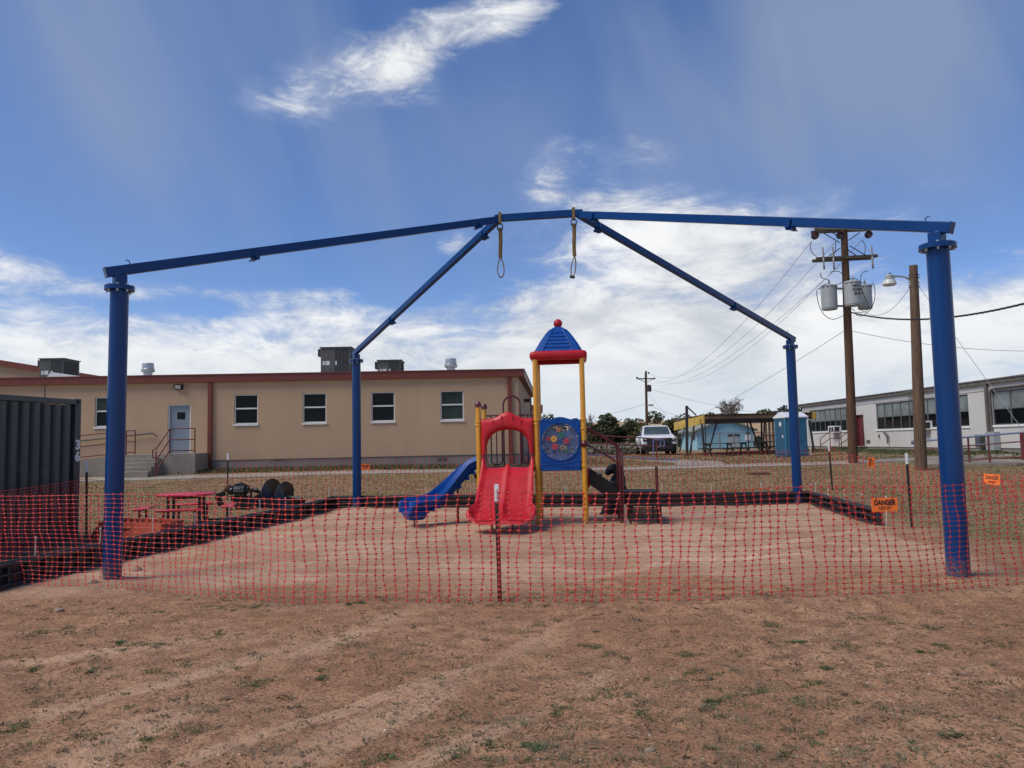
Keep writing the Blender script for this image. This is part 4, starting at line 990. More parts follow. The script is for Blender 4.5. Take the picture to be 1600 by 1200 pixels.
# ------------------------------------------------------------------ auger
au0 = at(462, 768, 20.3); zg = gzf(au0.x, au0.y)
def ax_(px, py, Y=20.3): return at(px, py, Y)
ag = thing('earth_auger', 'black hydraulic earth auger with big steel flights lying on its side', 'auger', (ax_(420, 795).x, 20.3, zg), 0)
def lo(p): return p - Vector((ag.location.x, ag.location.y, ag.location.z))
sA, sB = lo(ax_(398, 767, 20.5)), lo(ax_(470, 780, 19.3)); dirx = (sB-sA).normalized()
sh_ = MB().cyl(sA, sB + dirx*.05, .045, 12).build('shaft', 'auger_steel', ag)
fl = MB(); n = 96; turns = 2.4; Rf = .41; up_ = Vector((0, 0, 1)); sd_ = dirx.cross(up_).normalized(); up_ = sd_.cross(dirx)
st0 = sA.lerp(sB, .16); pitch_l = (sB-sA).length*.70
inn_, out2 = [], []
for k in range(n+1):
    t_ = k/n; q = t_*turns*2*PI + 2.0; c3 = st0 + dirx*(pitch_l*t_); r_ = Rf*(1-.12*t_); v_ = up_*math.cos(q)+sd_*math.sin(q)
    inn_.append(c3+v_*.04); out2.append(c3+v_*r_ + dirx*.02)
fl.loft([[a_+dirx*.008 for a_ in inn_], [a_+dirx*.006 for a_ in out2], [a_-dirx*.006 for a_ in out2], [a_-dirx*.008 for a_ in inn_]], caps=False, closed=False)
fl.build('flight', 'auger_steel', ag, ang=50)
te = MB()
for k in range(7): te.box(lo(ax_(448+k*4, 766+k*2.6)) + Vector((0, -.30+.05*k, 0)), (.07, .04, .05), rz=.4*k)
te.build('cutting_teeth', 'galvanised', ag)
m0, m1 = lo(ax_(366, 767)), lo(ax_(388, 767))
dirx = (lo(ax_(392, 767, 20.3))-m0).normalized()
MB().lathe([(.08, 0), (.13, .02), (.145, .05), (.145, .27), (.13, .30), (.09, .33), (.07, .37)], m0, 20, axis=dirx).build('drive_motor', 'auger_black', ag)
MB().lathe([(.05, 0), (.10, .03), (.105, .12), (.08, .15), (.06, .19)], m0 - dirx*.16, 16, axis=dirx).build('gear_housing', 'auger_black', ag)
bm_ = MB()
for q_ in (.06, .12, .20, .27): bm_.lathe([(.146, -.012), (.158, -.008), (.158, .008), (.146, .012)], m0+dirx*q_, 20, axis=dirx)
for q_ in range(8): bm_.cyl(m0+Vector((0, .155*math.cos(q_*.785), .155*math.sin(q_*.785)))+dirx*.04, m0+Vector((0, .155*math.cos(q_*.785), .155*math.sin(q_*.785)))+dirx*.30, .012, 6)
bm_.build('motor_bands', 'auger_steel', ag, kind='stuff')
MB().ball(lo(ax_(357, 763)), .11, 12).build('hose_head', 'pole_brown', ag)
MB().beam(lo(ax_(352, 770)), lo(ax_(338, 775)), .12, .14).beam(lo(ax_(339, 774)), lo(ax_(346, 790)), .05, .16).build('hitch_arm', 'auger_black', ag, bevel=.02)
MB().add([lo(ax_(357, 775)), lo(ax_(388, 775)), lo(ax_(390, 796)), lo(ax_(368, 796))] + [lo(ax_(357, 775))+Vector((0, .3, 0)), lo(ax_(388, 775))+Vector((0, .3, 0)), lo(ax_(390, 796))+Vector((0, .3, 0)), lo(ax_(368, 796))+Vector((0, .3, 0))], [(0, 1, 2, 3), (7, 6, 5, 4), (0, 4, 5, 1), (1, 5, 6, 2), (2, 6, 7, 3), (3, 7, 4, 0)]).build('cradle', 'auger_black', ag, bevel=.02)
MB().lathe([(.05, 0), (.06, .01), (.06, .10), (.05, .11)], lo(ax_(396, 766)), 12, axis=dirx).cyl(lo(ax_(392, 764)), lo(ax_(394, 792)), .03, 8).cyl(lo(ax_(395, 762)), lo(ax_(390, 790)), .02, 8).build('bracket', 'auger_black', ag)
MB().tube([lo(ax_(360, 762)), lo(ax_(368, 757)), lo(ax_(378, 755)), lo(ax_(388, 760)), lo(ax_(392, 768))], .025, 8).build('hose', 'auger_black', ag)
# ------------------------------------------------------------------ tan school wing
def hit(px, py, o, u):
    """run along a vertical plane through o (direction u) and height where the sight line through a point of the photo meets it"""
    d = ray(px, py); n = Vector((-u.y, u.x, 0)); t_ = (Vector((o.x, o.y, 0))-Vector((0, 0, 0))).dot(n)/d.dot(n); p = EYE + d*t_; return (p-Vector((o.x, o.y, 0))).dot(u), p.z
brz = R(2.2); bu = Vector((math.cos(brz), math.sin(brz), 0)); bo = Vector((at(812, 700, 32.5).x, 32.5, 0))
tan = thing('school_wing', 'long tan stucco wing with a red roof edge, white windows and a grey door', 'building', bo, brz)
def H_(px, py): return hit(px, py, bo, bu)
zt = H_(812, 588)[1]; z_f = H_(640, 712.5)[1]; ZB = .3; XW = -27.0
wins = []
for px in (167, 384.5, 491.5, 598.5, 706.5):
    u0, z1 = H_(px-17.7, 615); u1, z0 = H_(px+17.7, 660.5); wins.append((u0, u1, z0, z1))
zw0 = sum(w[2] for w in wins)/5; zw1 = sum(w[3] for w in wins)/5; ww = .98
wins = [((a_+b_)/2-ww/2, (a_+b_)/2+ww/2, zw0, zw1) for a_, b_, _, _ in wins]
wins.insert(0, (wins[0][0]-4.3, wins[0][0]-4.3+ww, zw0, zw1))
du0, dz1 = H_(262.5, 632); du1, dz0 = H_(297.5, 708); LZ = dz0
wins_d = wins + [(du0, du1, dz0, dz1)]
def wall_openings(mb, x0, x1, z0, z1, th, ops, y0=0.0):
    cuts = sorted({x0, x1, *[o[0] for o in ops], *[o[1] for o in ops]})
    for a_, b_ in zip(cuts, cuts[1:]):
        m_ = (a_+b_)/2; col = sorted([(o[2], o[3]) for o in ops if o[0] < m_ < o[1]]); z = z0
        for c_, d_ in col:
            if c_ > z: mb.bb(a_, b_, y0, y0+th, z, c_)
            z = d_
        if z < z1: mb.bb(a_, b_, y0, y0+th, z, z1)
w = MB(); wall_openings(w, XW, 0, z_f, zt+.02, .22, wins_d); w.build('wall', 'stucco', tan, smooth=False)
MB().bb(XW, .02, .03, .24, ZB-.6, z_f).build('foundation', 'foundation', tan, smooth=False)
MB().bb(XW, -.02, .235, .40, z_f, zt).build('inner_lining', 'hvac_dark', tan, smooth=False) if False else None
for i, (a_, b_, c_, d_) in enumerate(wins):
    f_ = MB(); y0, y1 = .06, .12; t_ = .045; zm = (c_+d_)/2+.03
    f_.bb(a_, a_+t_, y0, y1, c_, d_); f_.bb(b_-t_, b_, y0, y1, c_, d_); f_.bb(a_+t_, b_-t_, y0, y1, d_-t_, d_); f_.bb(a_+t_, b_-t_, y0, y1, c_, c_+t_); f_.bb(a_+t_, b_-t_, y0-.01, y1, zm-.03, zm+.03)
    wo = f_.build('window', 'vinyl_white', tan, smooth=False)
    MB().bb(a_+t_, b_-t_, .09, .10, zm+.03, d_-t_).build('pane', 'glass_reflect_green' if i in (5, 1) else 'glass_dark', wo, smooth=False)
    MB().bb(a_+t_, b_-t_, .10, .11, c_+t_, zm-.03).build('pane', 'glass_reflect_green' if i == 5 else 'glass_dark', wo, smooth=False)
    MB().bb(a_-.03, b_+.03, -.045, .06, c_-.075, c_-.002).build('sill', 'vinyl_white', wo, smooth=False)
    MB().bb(a_-.02, b_+.02, .20, .215, c_, d_).build('backing', 'hvac_dark', wo, smooth=False)
dr_ = MB().bb(du0+.05, du1-.05, .10, .145, dz0, dz1-.05).build('door', 'door_grey', tan, smooth=False)
fm_ = MB(); fm_.bb(du0, du0+.05, .04, .16, dz0, dz1); fm_.bb(du1-.05, du1, .04, .16, dz0, dz1); fm_.bb(du0+.05, du1-.05, .04, .16, dz1-.05, dz1); fm_.build('door_frame', 'vinyl_white', dr_, smooth=False)
MB().bb((du0+du1)/2-.12, (du0+du1)/2+.20, .090, .099, dz1-.62, dz1-.33).build('door_window', 'glass_dark', dr_, smooth=False)
MB().tube([(du0+.13, .10, dz0+1.0), (du0+.13, .05, dz0+1.0), (du0+.24, .05, dz0+1.0)], .014, 8).build('handle', 'galvanised', dr_)
MB().bb(du0, du1, .16, .20, dz0, dz1).build('door_backing', 'hvac_dark', dr_, smooth=False)
fa = MB(); fa.bb(XW, .22, -.16, .0, zt-.02, zt+.27); fa.bb(XW, .24, -.19, .02, zt+.271, zt+.31); fa.build('fascia', 'red_trim', tan, smooth=False)
for px, t_ in ((329, 0), (797, 0)):
    u, _ = H_(px, 650); d_ = MB().bb(u-.085, u+.085, -.12, -.005, .55, zt-.02).build('downspout', 'red_trim', tan, bevel=.01)
u, _ = H_(70, 620); MB().bb(u-.02, u+.02, -.012, .0, z_f, zt-.02).build('joint_strip', 'hvac_grey', tan)
for px in (436, 690): 
    u, z = H_(px, 716.5); v_ = MB(); v_.bb(u-.2, u+.2, .012, .03, z-.07, z+.07); v_.build('foundation_vent', 'hvac_grey', tan)
u, z = H_(280, 604.5); fl_ = MB().add([(u-.16, -.0, z+.11), (u+.18, 0, z+.11), (u+.18, -.20, z+.08), (u-.16, -.20, z+.08), (u-.14, 0, z-.12), (u+.16, 0, z-.12), (u+.15, -.12, z-.12), (u-.13, -.12, z-.12)], [(0, 1, 2, 3), (7, 6, 5, 4), (0, 4, 5, 1), (1, 5, 6, 2), (2, 6, 7, 3), (3, 7, 4, 0)]).build('wall_light', 'print_black', tan, smooth=False)
MB().add([(u-.11, -.193, z+.05), (u+.12, -.193, z+.05), (u+.11, -.140, z-.09), (u-.10, -.140, z-.09)], [(0, 1, 2, 3)]).build('lens', 'lamp_lens', fl_, smooth=False)
# gable end wall running back, with its sloping roof edge
e0 = Vector((0, 0, 0)); e1w = at(829, 650, 46.0); inv = wmat(tan).inverted(); e1 = inv @ Vector((e1w.x, 46.0, 0)); e1.z = 0
ed = (e1-e0).normalized(); en = Vector((ed.y, -ed.x, 0)); EL = (e1-e0).length; zend = at(831, 613, 46).z
def epp(s, o_, z): return tuple(e0+ed*s+en*o_+Vector((0, 0, z)))
ew = MB().add([epp(.03, 0, z_f), epp(EL, 0, z_f), epp(EL, 0, zend-.25), epp(.03, 0, zt+.02), epp(.23, -.2, z_f), epp(EL, -.2, z_f), epp(EL, -.2, zend-.25), epp(.23, -.2, zt+.02)], [(0, 1, 2, 3), (7, 6, 5, 4), (0, 4, 5, 1), (1, 5, 6, 2), (2, 6, 7, 3), (3, 7, 4, 0)]).build('end_wall', 'stucco_light', tan, smooth=False)
MB().add([epp(.03, -.03, -.2), epp(EL, -.03, -.2), epp(EL, -.03, z_f), epp(.03, -.03, z_f), epp(.2, -.2, -.2), epp(EL, -.2, -.2), epp(EL, -.2, z_f), epp(.2, -.2, z_f)], [(0, 1, 2, 3), (7, 6, 5, 4), (0, 4, 5, 1), (1, 5, 6, 2), (2, 6, 7, 3), (3, 7, 4, 0)]).build('foundation', 'foundation', tan, smooth=False)
for (o0, o1, za, zb_, mt_, nm_) in ((.0, .25, -.28, .02, 'red_trim', 'rake_fascia'), (.02, .28, .022, .06, 'white_metal', 'drip_edge')):
    a4 = [epp(.02, o0, zt+.27+za), epp(EL+.3, o0, zend+za), epp(EL+.3, o0, zend+zb_), epp(.02, o0, zt+.27+zb_)]; b4 = [epp(.02, o1, zt+.27+za), epp(EL+.3, o1, zend+za), epp(EL+.3, o1, zend+zb_), epp(.02, o1, zt+.27+zb_)]
    MB().add(a4+b4, [(0, 1, 2, 3), (7, 6, 5, 4), (0, 4, 5, 1), (1, 5, 6, 2), (2, 6, 7, 3), (3, 7, 4, 0)]).build(nm_, mt_, tan, smooth=False)
rf = MB().add([(XW, -.1, zt+.2), (.0, -.1, zt+.2), (e1.x, EL, zend-.1), (XW, EL, zend-.1), (XW, -.1, zt+.1), (.0, -.1, zt+.1), (e1.x, EL, zend-.2), (XW, EL, zend-.2)], [(0, 1, 2, 3), (7, 6, 5, 4), (0, 4, 5, 1), (1, 5, 6, 2), (2, 6, 7, 3), (3, 7, 4, 0)]).build('roof', 'concrete', tan, smooth=False)
wl = epp(5.2, .0, zt-.75); MB().box(Vector(wl)+en*.10, (.22, .35, .16), rz=math.atan2(ed.y, ed.x)).build('wall_light', 'print_black', tan)
MB().box(Vector(epp(9.2, .01, 2.3)), (.10, .04, .5), rz=math.atan2(ed.y, ed.x)).build('conduit_box', 'red_trim', tan)
MB().cyl(epp(EL, .04, .4), epp(EL, .04, zend-.3), .04, 8).build('corner_pipe', 'hvac_grey', tan)
# a further wing beyond it
w2 = at(832, 640, 60); far_w = thing('school_annex', 'further tan annex with a red roof edge just beyond the tan wing', 'building', (w2.x-6, 60, .5), R(-2))
x1 = at(843, 640, 60).x - (w2.x-6); zt2 = at(838, 634, 60).z-.5
MB().bb(0, x1, 0, 9, -.6, zt2-.3).build('wall', 'stucco_light', far_w, smooth=False)
MB().bb(-.2, x1+.25, -.25, 9, zt2-.299, zt2).build('fascia', 'red_trim', far_w, smooth=False)
MB().bb(-.2, x1+.25, -.2, 9, zt2+.001, zt2+.06).build('roof', 'concrete', far_w, smooth=False)
# the higher gabled hall behind on the left
hy = 47.0; ga = [at(-140, 540, hy), at(0, 562, hy), at(152, 588, hy)]
hall = thing('school_hall', 'higher tan gabled hall behind the flat wing, red roof edge sloping down', 'building', (ga[0].x, hy, .6), 0)
x0 = 0; x2 = ga[2].x-ga[0].x; za, zc = ga[0].z-.6, ga[2].z-.6
def quadbox(p, dy0, dy1): 
    a_ = [(x, dy0, z) for x, z in p]; b_ = [(x, dy1, z) for x, z in p]; n = len(p)
    return MB().add(a_+b_, [tuple(range(n)), tuple(reversed(range(n, 2*n)))]+[(k, n+k, n+(k+1) % n, (k+1) % n) for k in range(n)])
quadbox([(x0, -1), (x2, -1), (x2, zc-.3), (x0, za-.3)], 0, 12).build('wall', 'stucco_light', hall, smooth=False)
quadbox([(x0, za-.299), (x2+.3, zc-.36), (x2+.3, zc), (x0, za)], -.3, 12).build('fascia', 'red_trim', hall, smooth=False)

# rooftop plant
def rooftop(label, px0, px1, py0, Yd, dep, cat='rooftop unit', first=[None]):
    a_ = at(px0, py0, Yd); b_ = at(px1, py0, Yd); zr_ = zt+.12
    t_ = thing('rooftop_unit', label, cat, (a_.x, Yd, zr_-.25), R(1.5), 'grey air handling units on the tan roof'); w_ = b_.x-a_.x; h = a_.z-zr_+.25
    MB().bb(0, w_, 0, dep, .18, h-.03).build('casing', 'hvac_grey', t_, bevel=.015)
    MB().bb(-.05, w_+.05, -.05, dep+.05, h-.029, h+.02).build('lid', 'hvac_grey', t_)
    g_ = MB(); x0, x1 = w_*.47, w_*.93
    g_.bb(x0, x1, -.004, .012, .24, h-.10); g_.build('coil', 'hvac_dark', t_, smooth=False)
    for k in range(5): MB().bb(x0+(x1-x0)*k/4.0-.012, x0+(x1-x0)*k/4.0+.012, -.016, -.0045, .24, h-.09).build('louvre', 'hvac_grey', t_, smooth=False)
    for k in range(12): 
        MB().bb(w_+.001, w_+.016, .08+k*(dep-.16)/12, .10+k*(dep-.16)/12, .24, h-.1).build('louvre', 'hvac_dark', t_, smooth=False)
    for k, x in enumerate((.10, .24, .34, .52*w_*.9)): MB().bb(x, x+.10, -.008, -.0005, h*.60, h*.60+.20).build('notice', 'paper_label', t_, smooth=False)
    MB().bb(-.16, -.001, .1, .5, h-.42, h-.06).build('hood', 'hvac_dark', t_, smooth=False)
    MB().bb(.02, w_-.02, .02, dep-.02, 0, .179).build('curb', 'galvanised', t_, smooth=False)
    return t_
rooftop('grey rooftop unit above the shipping container, partly behind a white sheet', 62, 99, 560.5, 38.5, 1.5)
rooftop('tall grey rooftop unit just left of the far left blue post', 501, 548, 543, 37.5, 1.6)
rooftop('low grey rooftop unit just right of the far left blue post', 590, 626, 563, 38.5, 1.4)
sh0 = at(64, 583, 35.5); ws = thing('white_sheet', 'white membrane sheet draped on the roof below the left rooftop unit', 'sheet', (sh0.x, 35.5, zt+.30), 0)
MB().add([(0, 0, 0), (.45, 0, .62), (2.3, 0, .32), (2.4, 0, 0), (0, .8, 0), (.5, .8, .55), (2.2, .8, .32), (2.4, .8, 0)], [(0, 1, 2, 3), (7, 6, 5, 4), (0, 4, 5, 1), (1, 5, 6, 2), (2, 6, 7, 3), (3, 7, 4, 0)]).build('membrane', 'white_sheet', ws, smooth=False)
for k, (px, py, lab) in enumerate(((231.5, 567.5, 'round metal roof vent right of the near left blue post'), (704.5, 560.5, 'round metal roof vent near the right end of the tan roof'))):
    a_ = at(px, py, 36.5); v_ = thing('roof_vent', lab, 'roof vent', (a_.x, 36.5, zt+.1), 0, 'round metal vents on the tan roof'); h = a_.z-(zt+.1)
    MB().lathe([(.20, 0), (.20, h-.42), (.30, h-.42), (.31, h-.30), (.27, h-.27), (.26, h-.02), (.24, h)], n=20).build('hood', 'galvanised', v_)

# ramp, landing and steps to the grey door
def Hy(px, yl): o2 = Vector((bo.x, bo.y, 0)) + Vector((-bu.y, bu.x, 0))*yl; return hit(px, 700, o2, bu)[0]
ld0 = Hy(200, -1.5); ld1 = Hy(306, -1.5)
ent = thing('entrance_steps', 'weathered concrete landing with steps and a long ramp up to the grey door', 'steps', bo, brz)
MB().bb(ld0, ld1, -1.55, -.01, -.2, LZ-.005).build('landing', 'concrete', ent, bevel=.01)
s1_ = Hy(248, -1.8); ns = 4; zg_ = .70
for k in range(ns):
    z1 = LZ - (LZ-zg_)*(k+1)/(ns+1); MB().bb(ld0+.1, s1_, -1.56-.30*(k+1)-(.0), -1.56-.30*k-.002, -.2, z1).build('step', 'concrete', ent, bevel=.01)
rl = 12.0; zr0, zr1 = LZ-.01, LZ-1.0
def wedge(x0, z0, x1, z1, y0, y1):
    return MB().add([(x0, y0, -.3), (x1, y0, -.3), (x1, y0, z1), (x0, y0, z0), (x0, y1, -.3), (x1, y1, -.3), (x1, y1, z1), (x0, y1, z0)], [(0, 1, 2, 3), (7, 6, 5, 4), (0, 4, 5, 1), (1, 5, 6, 2), (2, 6, 7, 3), (3, 7, 4, 0)])
wedge(ld0-rl, zr1, ld0-.003, zr0, -1.55, -.01).build('ramp', 'concrete', ent, smooth=False)
def pipe_rail(name, label, mat, pts_posts, rails, par_loc, rz, group=None, r=.024, extra=()):
    t_ = thing(name, label, 'railing', par_loc, rz, group)
    for p, h in pts_posts: MB().cyl(p, Vector(p)+Vector((0, 0, h)), r, 8).build('post', mat, t_)
    for rr_ in rails: MB().tube(rr_, r, 8).build('rail', mat, t_)
    return t_
yf = -1.50; hR = .95
u_a, u_b = Hy(211, -1.5), Hy(197, -1.5)
pr_l = []; rails = []
xs_ = [u_a, u_b] + [u_b-.45-1.75*k for k in range(0, 6)]
def zr_at(x): return LZ-.01 if x > ld0 else LZ-.01-(ld0-x)/rl*.99
for x in xs_[:2]+xs_[2:]: pr_l.append(((x, yf, zr_at(x)-.02), hR+.02))
for h in (hR, .52, .10): rails.append([(xs_[-1], yf, zr_at(xs_[-1])+h), (ld0, yf, LZ+h-.01), (u_a, yf, LZ+h-.01)])
pipe_rail('ramp_railing', 'red pipe railing along the concrete ramp left of the grey door', 'rail_red', pr_l, rails, bo, brz)
pipe_rail('wall_handrail', 'plain grey handrail fixed to the tan wall above the ramp', 'hvac_grey', [], [[(H_(247, 678)[0], -.12, LZ+.72), (H_(240, 678)[0], -.12, LZ+.86), (H_(130, 678)[0]-2, -.12, LZ+.42)]], bo, brz, r=.028)
sx_ = Hy(265, -1.5); x2_ = Hy(306, -1.5)-.04
t_ = thing('step_railing', 'red pipe railing with a sloping arm beside the grey door', 'railing', bo, brz)
for (x, y, z, h) in ((sx_, -1.5, LZ, .98), (x2_, -1.5, LZ-.7, .98+.7), (sx_, -2.75, .5, 1.12)): MB().cyl((x, y, z-.02), (x, y, z+h), .026, 8).build('post', 'rail_red', t_)
for h in (.98, .55, .12):
    MB().tube([(x2_, -1.5, LZ+h), (sx_, -1.5, LZ+h), (sx_, -2.75, LZ+h-.78)] + ([(sx_-.0, -3.05, LZ+h-.82), (sx_, -3.05, LZ+h-1.1), (sx_, -2.8, LZ+h-1.12)] if h > .9 else []), .024, 8).build('rail', 'rail_red', t_)
# meter box at the ramp's foot
mbx = H_(133, 715)
# ------------------------------------------------------------------ white block building on the right
XWL = 22.2
def wy(px): return XWL*1200/(px-800)/1.0
def wpt(px, py):
    d = ray(px, py); t_ = XWL/d.x; p = EYE + d*t_; return p.y, p.z
wb = thing('block_building', 'long low white painted block building with dark ribbon windows and a red door', 'building', (XWL, 0, 0), 0)
Y0, Y1 = 24.0, wpt(1253, 680)[0]; ZT = 4.02
gA = (wpt(1330, 650)[0], wpt(1265, 650)[0]); gB = (wpt(1514, 650)[0], wpt(1369, 650)[0]); gC = (25.6, wpt(1551, 650)[0])
wz0, wz1 = 2.0, 3.56
dA = (wpt(1350, 690)[0]-.1, wpt(1339.5, 690)[0]); dz = (.98, 2.98)
mb = MB(); ops = [(gA[0], gA[1], wz0, wz1), (gB[0], gB[1], wz0, wz1), (gC[0], gC[1], wz0, wz1), (dA[0], dA[1], dz[0], dz[1])]
cuts = sorted({Y0, Y1, *[o[0] for o in ops], *[o[1] for o in ops]})
for a_, b_ in zip(cuts, cuts[1:]):
    m_ = (a_+b_)/2; z = .95
    for o in ops:
        if o[0] < m_ < o[1]: mb.bb(0, .25, a_, b_, z, o[2]); z = o[3]
    mb.bb(0, .25, a_, b_, z, ZT-.1)
mb.build('wall', 'block_white', wb, smooth=False)
MB().bb(.04, .24, Y0, Y1, -.5, .95).build('foundation', 'foundation', wb, smooth=False)
MB().bb(0, 9, Y1-.25, Y1+.001, -.3, ZT-.1).build('end_wall', 'block_white', wb, smooth=False)
re_ = MB(); re_.bb(-.14, 9.2, Y0-.2, Y1+.3, ZT-.099, ZT+.06); re_.bb(-.18, 9.2, Y0-.2, Y1+.33, ZT+.061, ZT+.12); re_.build('roof', 'roof_edge', wb, smooth=False)
MB().bb(-.012, -.001, Y0, Y1, ZT-.42, ZT-.40).build('wall_joint', 'roof_edge', wb, smooth=False)
gut = MB(); gut.bb(-.36, -.301, wpt(1440, 600)[0], wpt(1420, 600)[0], ZT-.06, ZT+.10); gut.build('gutter_end', 'hvac_grey', wb, smooth=False)
def ribbon_windows(y0, y1, w):
    n = max(1, round((y1-y0)/w)); 
    for k in range(n):
        a_, b_ = y0+(y1-y0)*k/n, y0+(y1-y0)*(k+1)/n; t_ = .035; zm = wz0+(wz1-wz0)*.47
        f_ = MB(); x0, x1 = .05, .12
        for (c_, d_) in ((a_+.002, a_+t_), (b_-t_, b_-.002)): f_.bb(x0, x1, c_, d_, wz0, wz1)
        f_.bb(x0, x1, a_+t_, b_-t_, wz0, wz0+.05); f_.bb(x0, x1, a_+t_, b_-t_, wz1-.05, wz1); f_.bb(x0, x1, a_+t_, b_-t_, zm-.025, zm+.025)
        wo = f_.build('window', 'window_frame_dark', wb, smooth=False)
        MB().bb(.08, .09, a_+t_, b_-t_, zm+.025, wz1-.05).build('pane', 'glass_blind_reflect', wo, smooth=False)
        MB().bb(.095, .105, a_+t_, b_-t_, wz0+.05, zm-.025).build('pane', 'glass_dark', wo, smooth=False)
    MB().bb(-.05, .05, y0-.06, y1+.06, wz0-.09, wz0-.002).build('sill', 'white_paint', wb, smooth=False)
ribbon_windows(*gA, .93); ribbon_windows(*gB, .95); ribbon_windows(*gC, 1.22)
MB().bb(.16, .20, Y0+.3, Y1-.3, wz0, wz1).build('inner_blind', 'hvac_dark', wb, smooth=False)
dd = MB().bb(.10, .15, dA[0]+.04, dA[1]-.04, dz[0], dz[1]-.04).build('door', 'red_door', wb, smooth=False)
MB().bb(.094, .0995, dA[0]+.15, dA[0]+.30, dz[0]+.9, dz[1]-.3).build('door_window', 'glass_blind_reflect', dd, smooth=False)
df = MB(); df.bb(-.01, .16, dA[0], dA[0]+.04, dz[0], dz[1]); df.bb(-.01, .16, dA[1]-.04, dA[1], dz[0], dz[1]); df.bb(-.01, .16, dA[0]+.04, dA[1]-.04, dz[1]-.04, dz[1]); df.build('door_frame', 'red_door', dd, smooth=False)
stp = thing('door_steps', 'dark wooden steps with red pipe rails in front of the red door', 'steps', (XWL, (dA[0]+dA[1])/2, 0), 0)
MB().bb(-1.6, -.01, -.8, 1.0, .3, .96).build('platform', 'timber_dark', stp)
for k in range(3): MB().bb(-1.58, -.1, 1.01+.3*k, 1.30+.3*k, .3, .80-.2*k).build('step', 'timber_dark', stp)
for x in (-1.55, -.3):
    for (y, z0, z1) in ((-.7, .9, 1.95), (1.0, .9, 1.95), (2.6, .3, 1.5)): MB().cyl((x, y, z0), (x, y, z1), .025, 6).build('post', 'rail_red', stp)
    for h in (0, -.45): MB().tube([(x, -.7, 1.95+h), (x, 1.0, 1.95+h), (x, 2.6, 1.5+h)], .025, 6).build('rail', 'rail_red', stp)
for k, (px, py, lab) in enumerate(((1308, 671, 'white window air conditioner under the far ribbon windows'), (1447, 665, 'white window air conditioner just right of the lone light pole'))):
    y, z = wpt(px, py); a_ = thing('air_conditioner', lab, 'air conditioner', (XWL, y, z-.22), 0, 'window air conditioners in the block building')
    MB().bb(-.42, .08, -.5, .5 if k == 0 else .35, 0, .46).build('casing', 'white_paint', a_, bevel=.01)
    for j in range(2): MB().bb(-.426, -.419, -.42+j*.45, -.06+j*.42, .07, .39).build('grille', 'hvac_dark', a_, smooth=False)
    MB().bb(-.40, -.06, -.507, -.4995, .07, .39).build('grille', 'hvac_dark', a_, smooth=False)
# pipes and boxes on its wall
yp, _ = wpt(1544, 620)
pp = thing('wall_conduit', 'dark drainpipe and conduit running down the white block wall', 'pipe', (XWL, yp, 0), 0)
MB().bb(-.14, -.02, -.07, .07, .9, ZT-.1).build('drainpipe', 'roof_edge', pp); MB().tube([(-.06, -.22, .9), (-.06, -.22, ZT-.55), (-.06, -.30, ZT-.40), (-.06, -.5, ZT-.34), (-.06, -6, ZT-.34)], .045, 8).build('conduit', 'roof_edge', pp)
for (px, py, w_, h_, lab) in ((1557, 689, .62, .85, 'grey electric cabinet behind the right railing'), (1538, 689, .40, .6, 'smaller grey meter box left of the electric cabinet')):
    y, z = wpt(px, py); eb = thing('electric_box', lab, 'electric box', (XWL, y, z-h_/2), 0, 'electric boxes on the block wall')
    MB().bb(-.32, -.01, -w_/2, w_/2, 0, h_).build('cabinet', 'hvac_grey' if w_ < .5 else 'transformer_paint', eb, bevel=.01)
    MB().bb(-.2, -.1, -.05, .05, -.5, -.002).build('support', 'galvanised', eb)
y, z = wpt(1390, 681); gf = thing('wall_stain', 'dark bent pipe stub and stain on the white wall below the middle windows', 'pipe', (XWL, y, z), 0)
MB().tube([(0, .55, .18), (-.1, .5, .18), (-.12, .2, .15), (-.12, .0, .0), (-.12, .05, -.45)], .05, 8).build('pipe_stub', 'hvac_grey', gf); MB().tube([(-.05, 1.2, .1), (-.08, 1.2, -.1)], .04, 8).build('pipe_stub', 'hvac_grey', gf)
for (px, py) in ((1428, 691), (1357, 690)):
    y, z = wpt(px, py); MB().bb(-.02, -.001, y-.25, y+.25, z-.1, z+.1).build('wall_vent', 'hvac_grey', wb, smooth=False)

# right-hand ramp with red and blue pipe railing
rp = at(1513, 722, 28.5)
t_ = thing('ramp_railing', 'red and blue pipe railing along the pale ramp at the far right', 'railing', (0, 0, 0))
A_, B_ = at(1500, 684, 28.8), at(1640, 672, 27.2)
def lerp3(f, dz_=0): p = A_.lerp(B_, f); p.z += dz_; return p
for px in (1513, 1545.5, 1598): 
    f = (px-1500)/140; MB().cyl(lerp3(f, -.98), lerp3(f, 0), .035 if px < 1590 else .07, 8).build('post', 'rail_red', t_)
MB().tube([lerp3(-.6), lerp3(1)], .034, 8).build('top_rail', 'rail_blue', t_)
for dz_ in (-.32, -.86): MB().tube([lerp3(-.6, dz_), lerp3(1, dz_)], .026, 8).build('rail', 'rail_red', t_)
MB().tube([lerp3(.2, -.02), lerp3(.19, -.30), lerp3(.34, -.31)], .024, 8).build('rail', 'rail_blue', t_)
sl0 = [at(1470, 722, 28.6), at(1660, 724, 26.5)]
ribbon('ramp_slab', [(at(1440, 720, 29.6).x, 29.6), (at(1700, 722, 28.0).x, 28.0)], 1.7, 'concrete', lift=.09, label='pale concrete ramp slab behind the right railing', n=20)

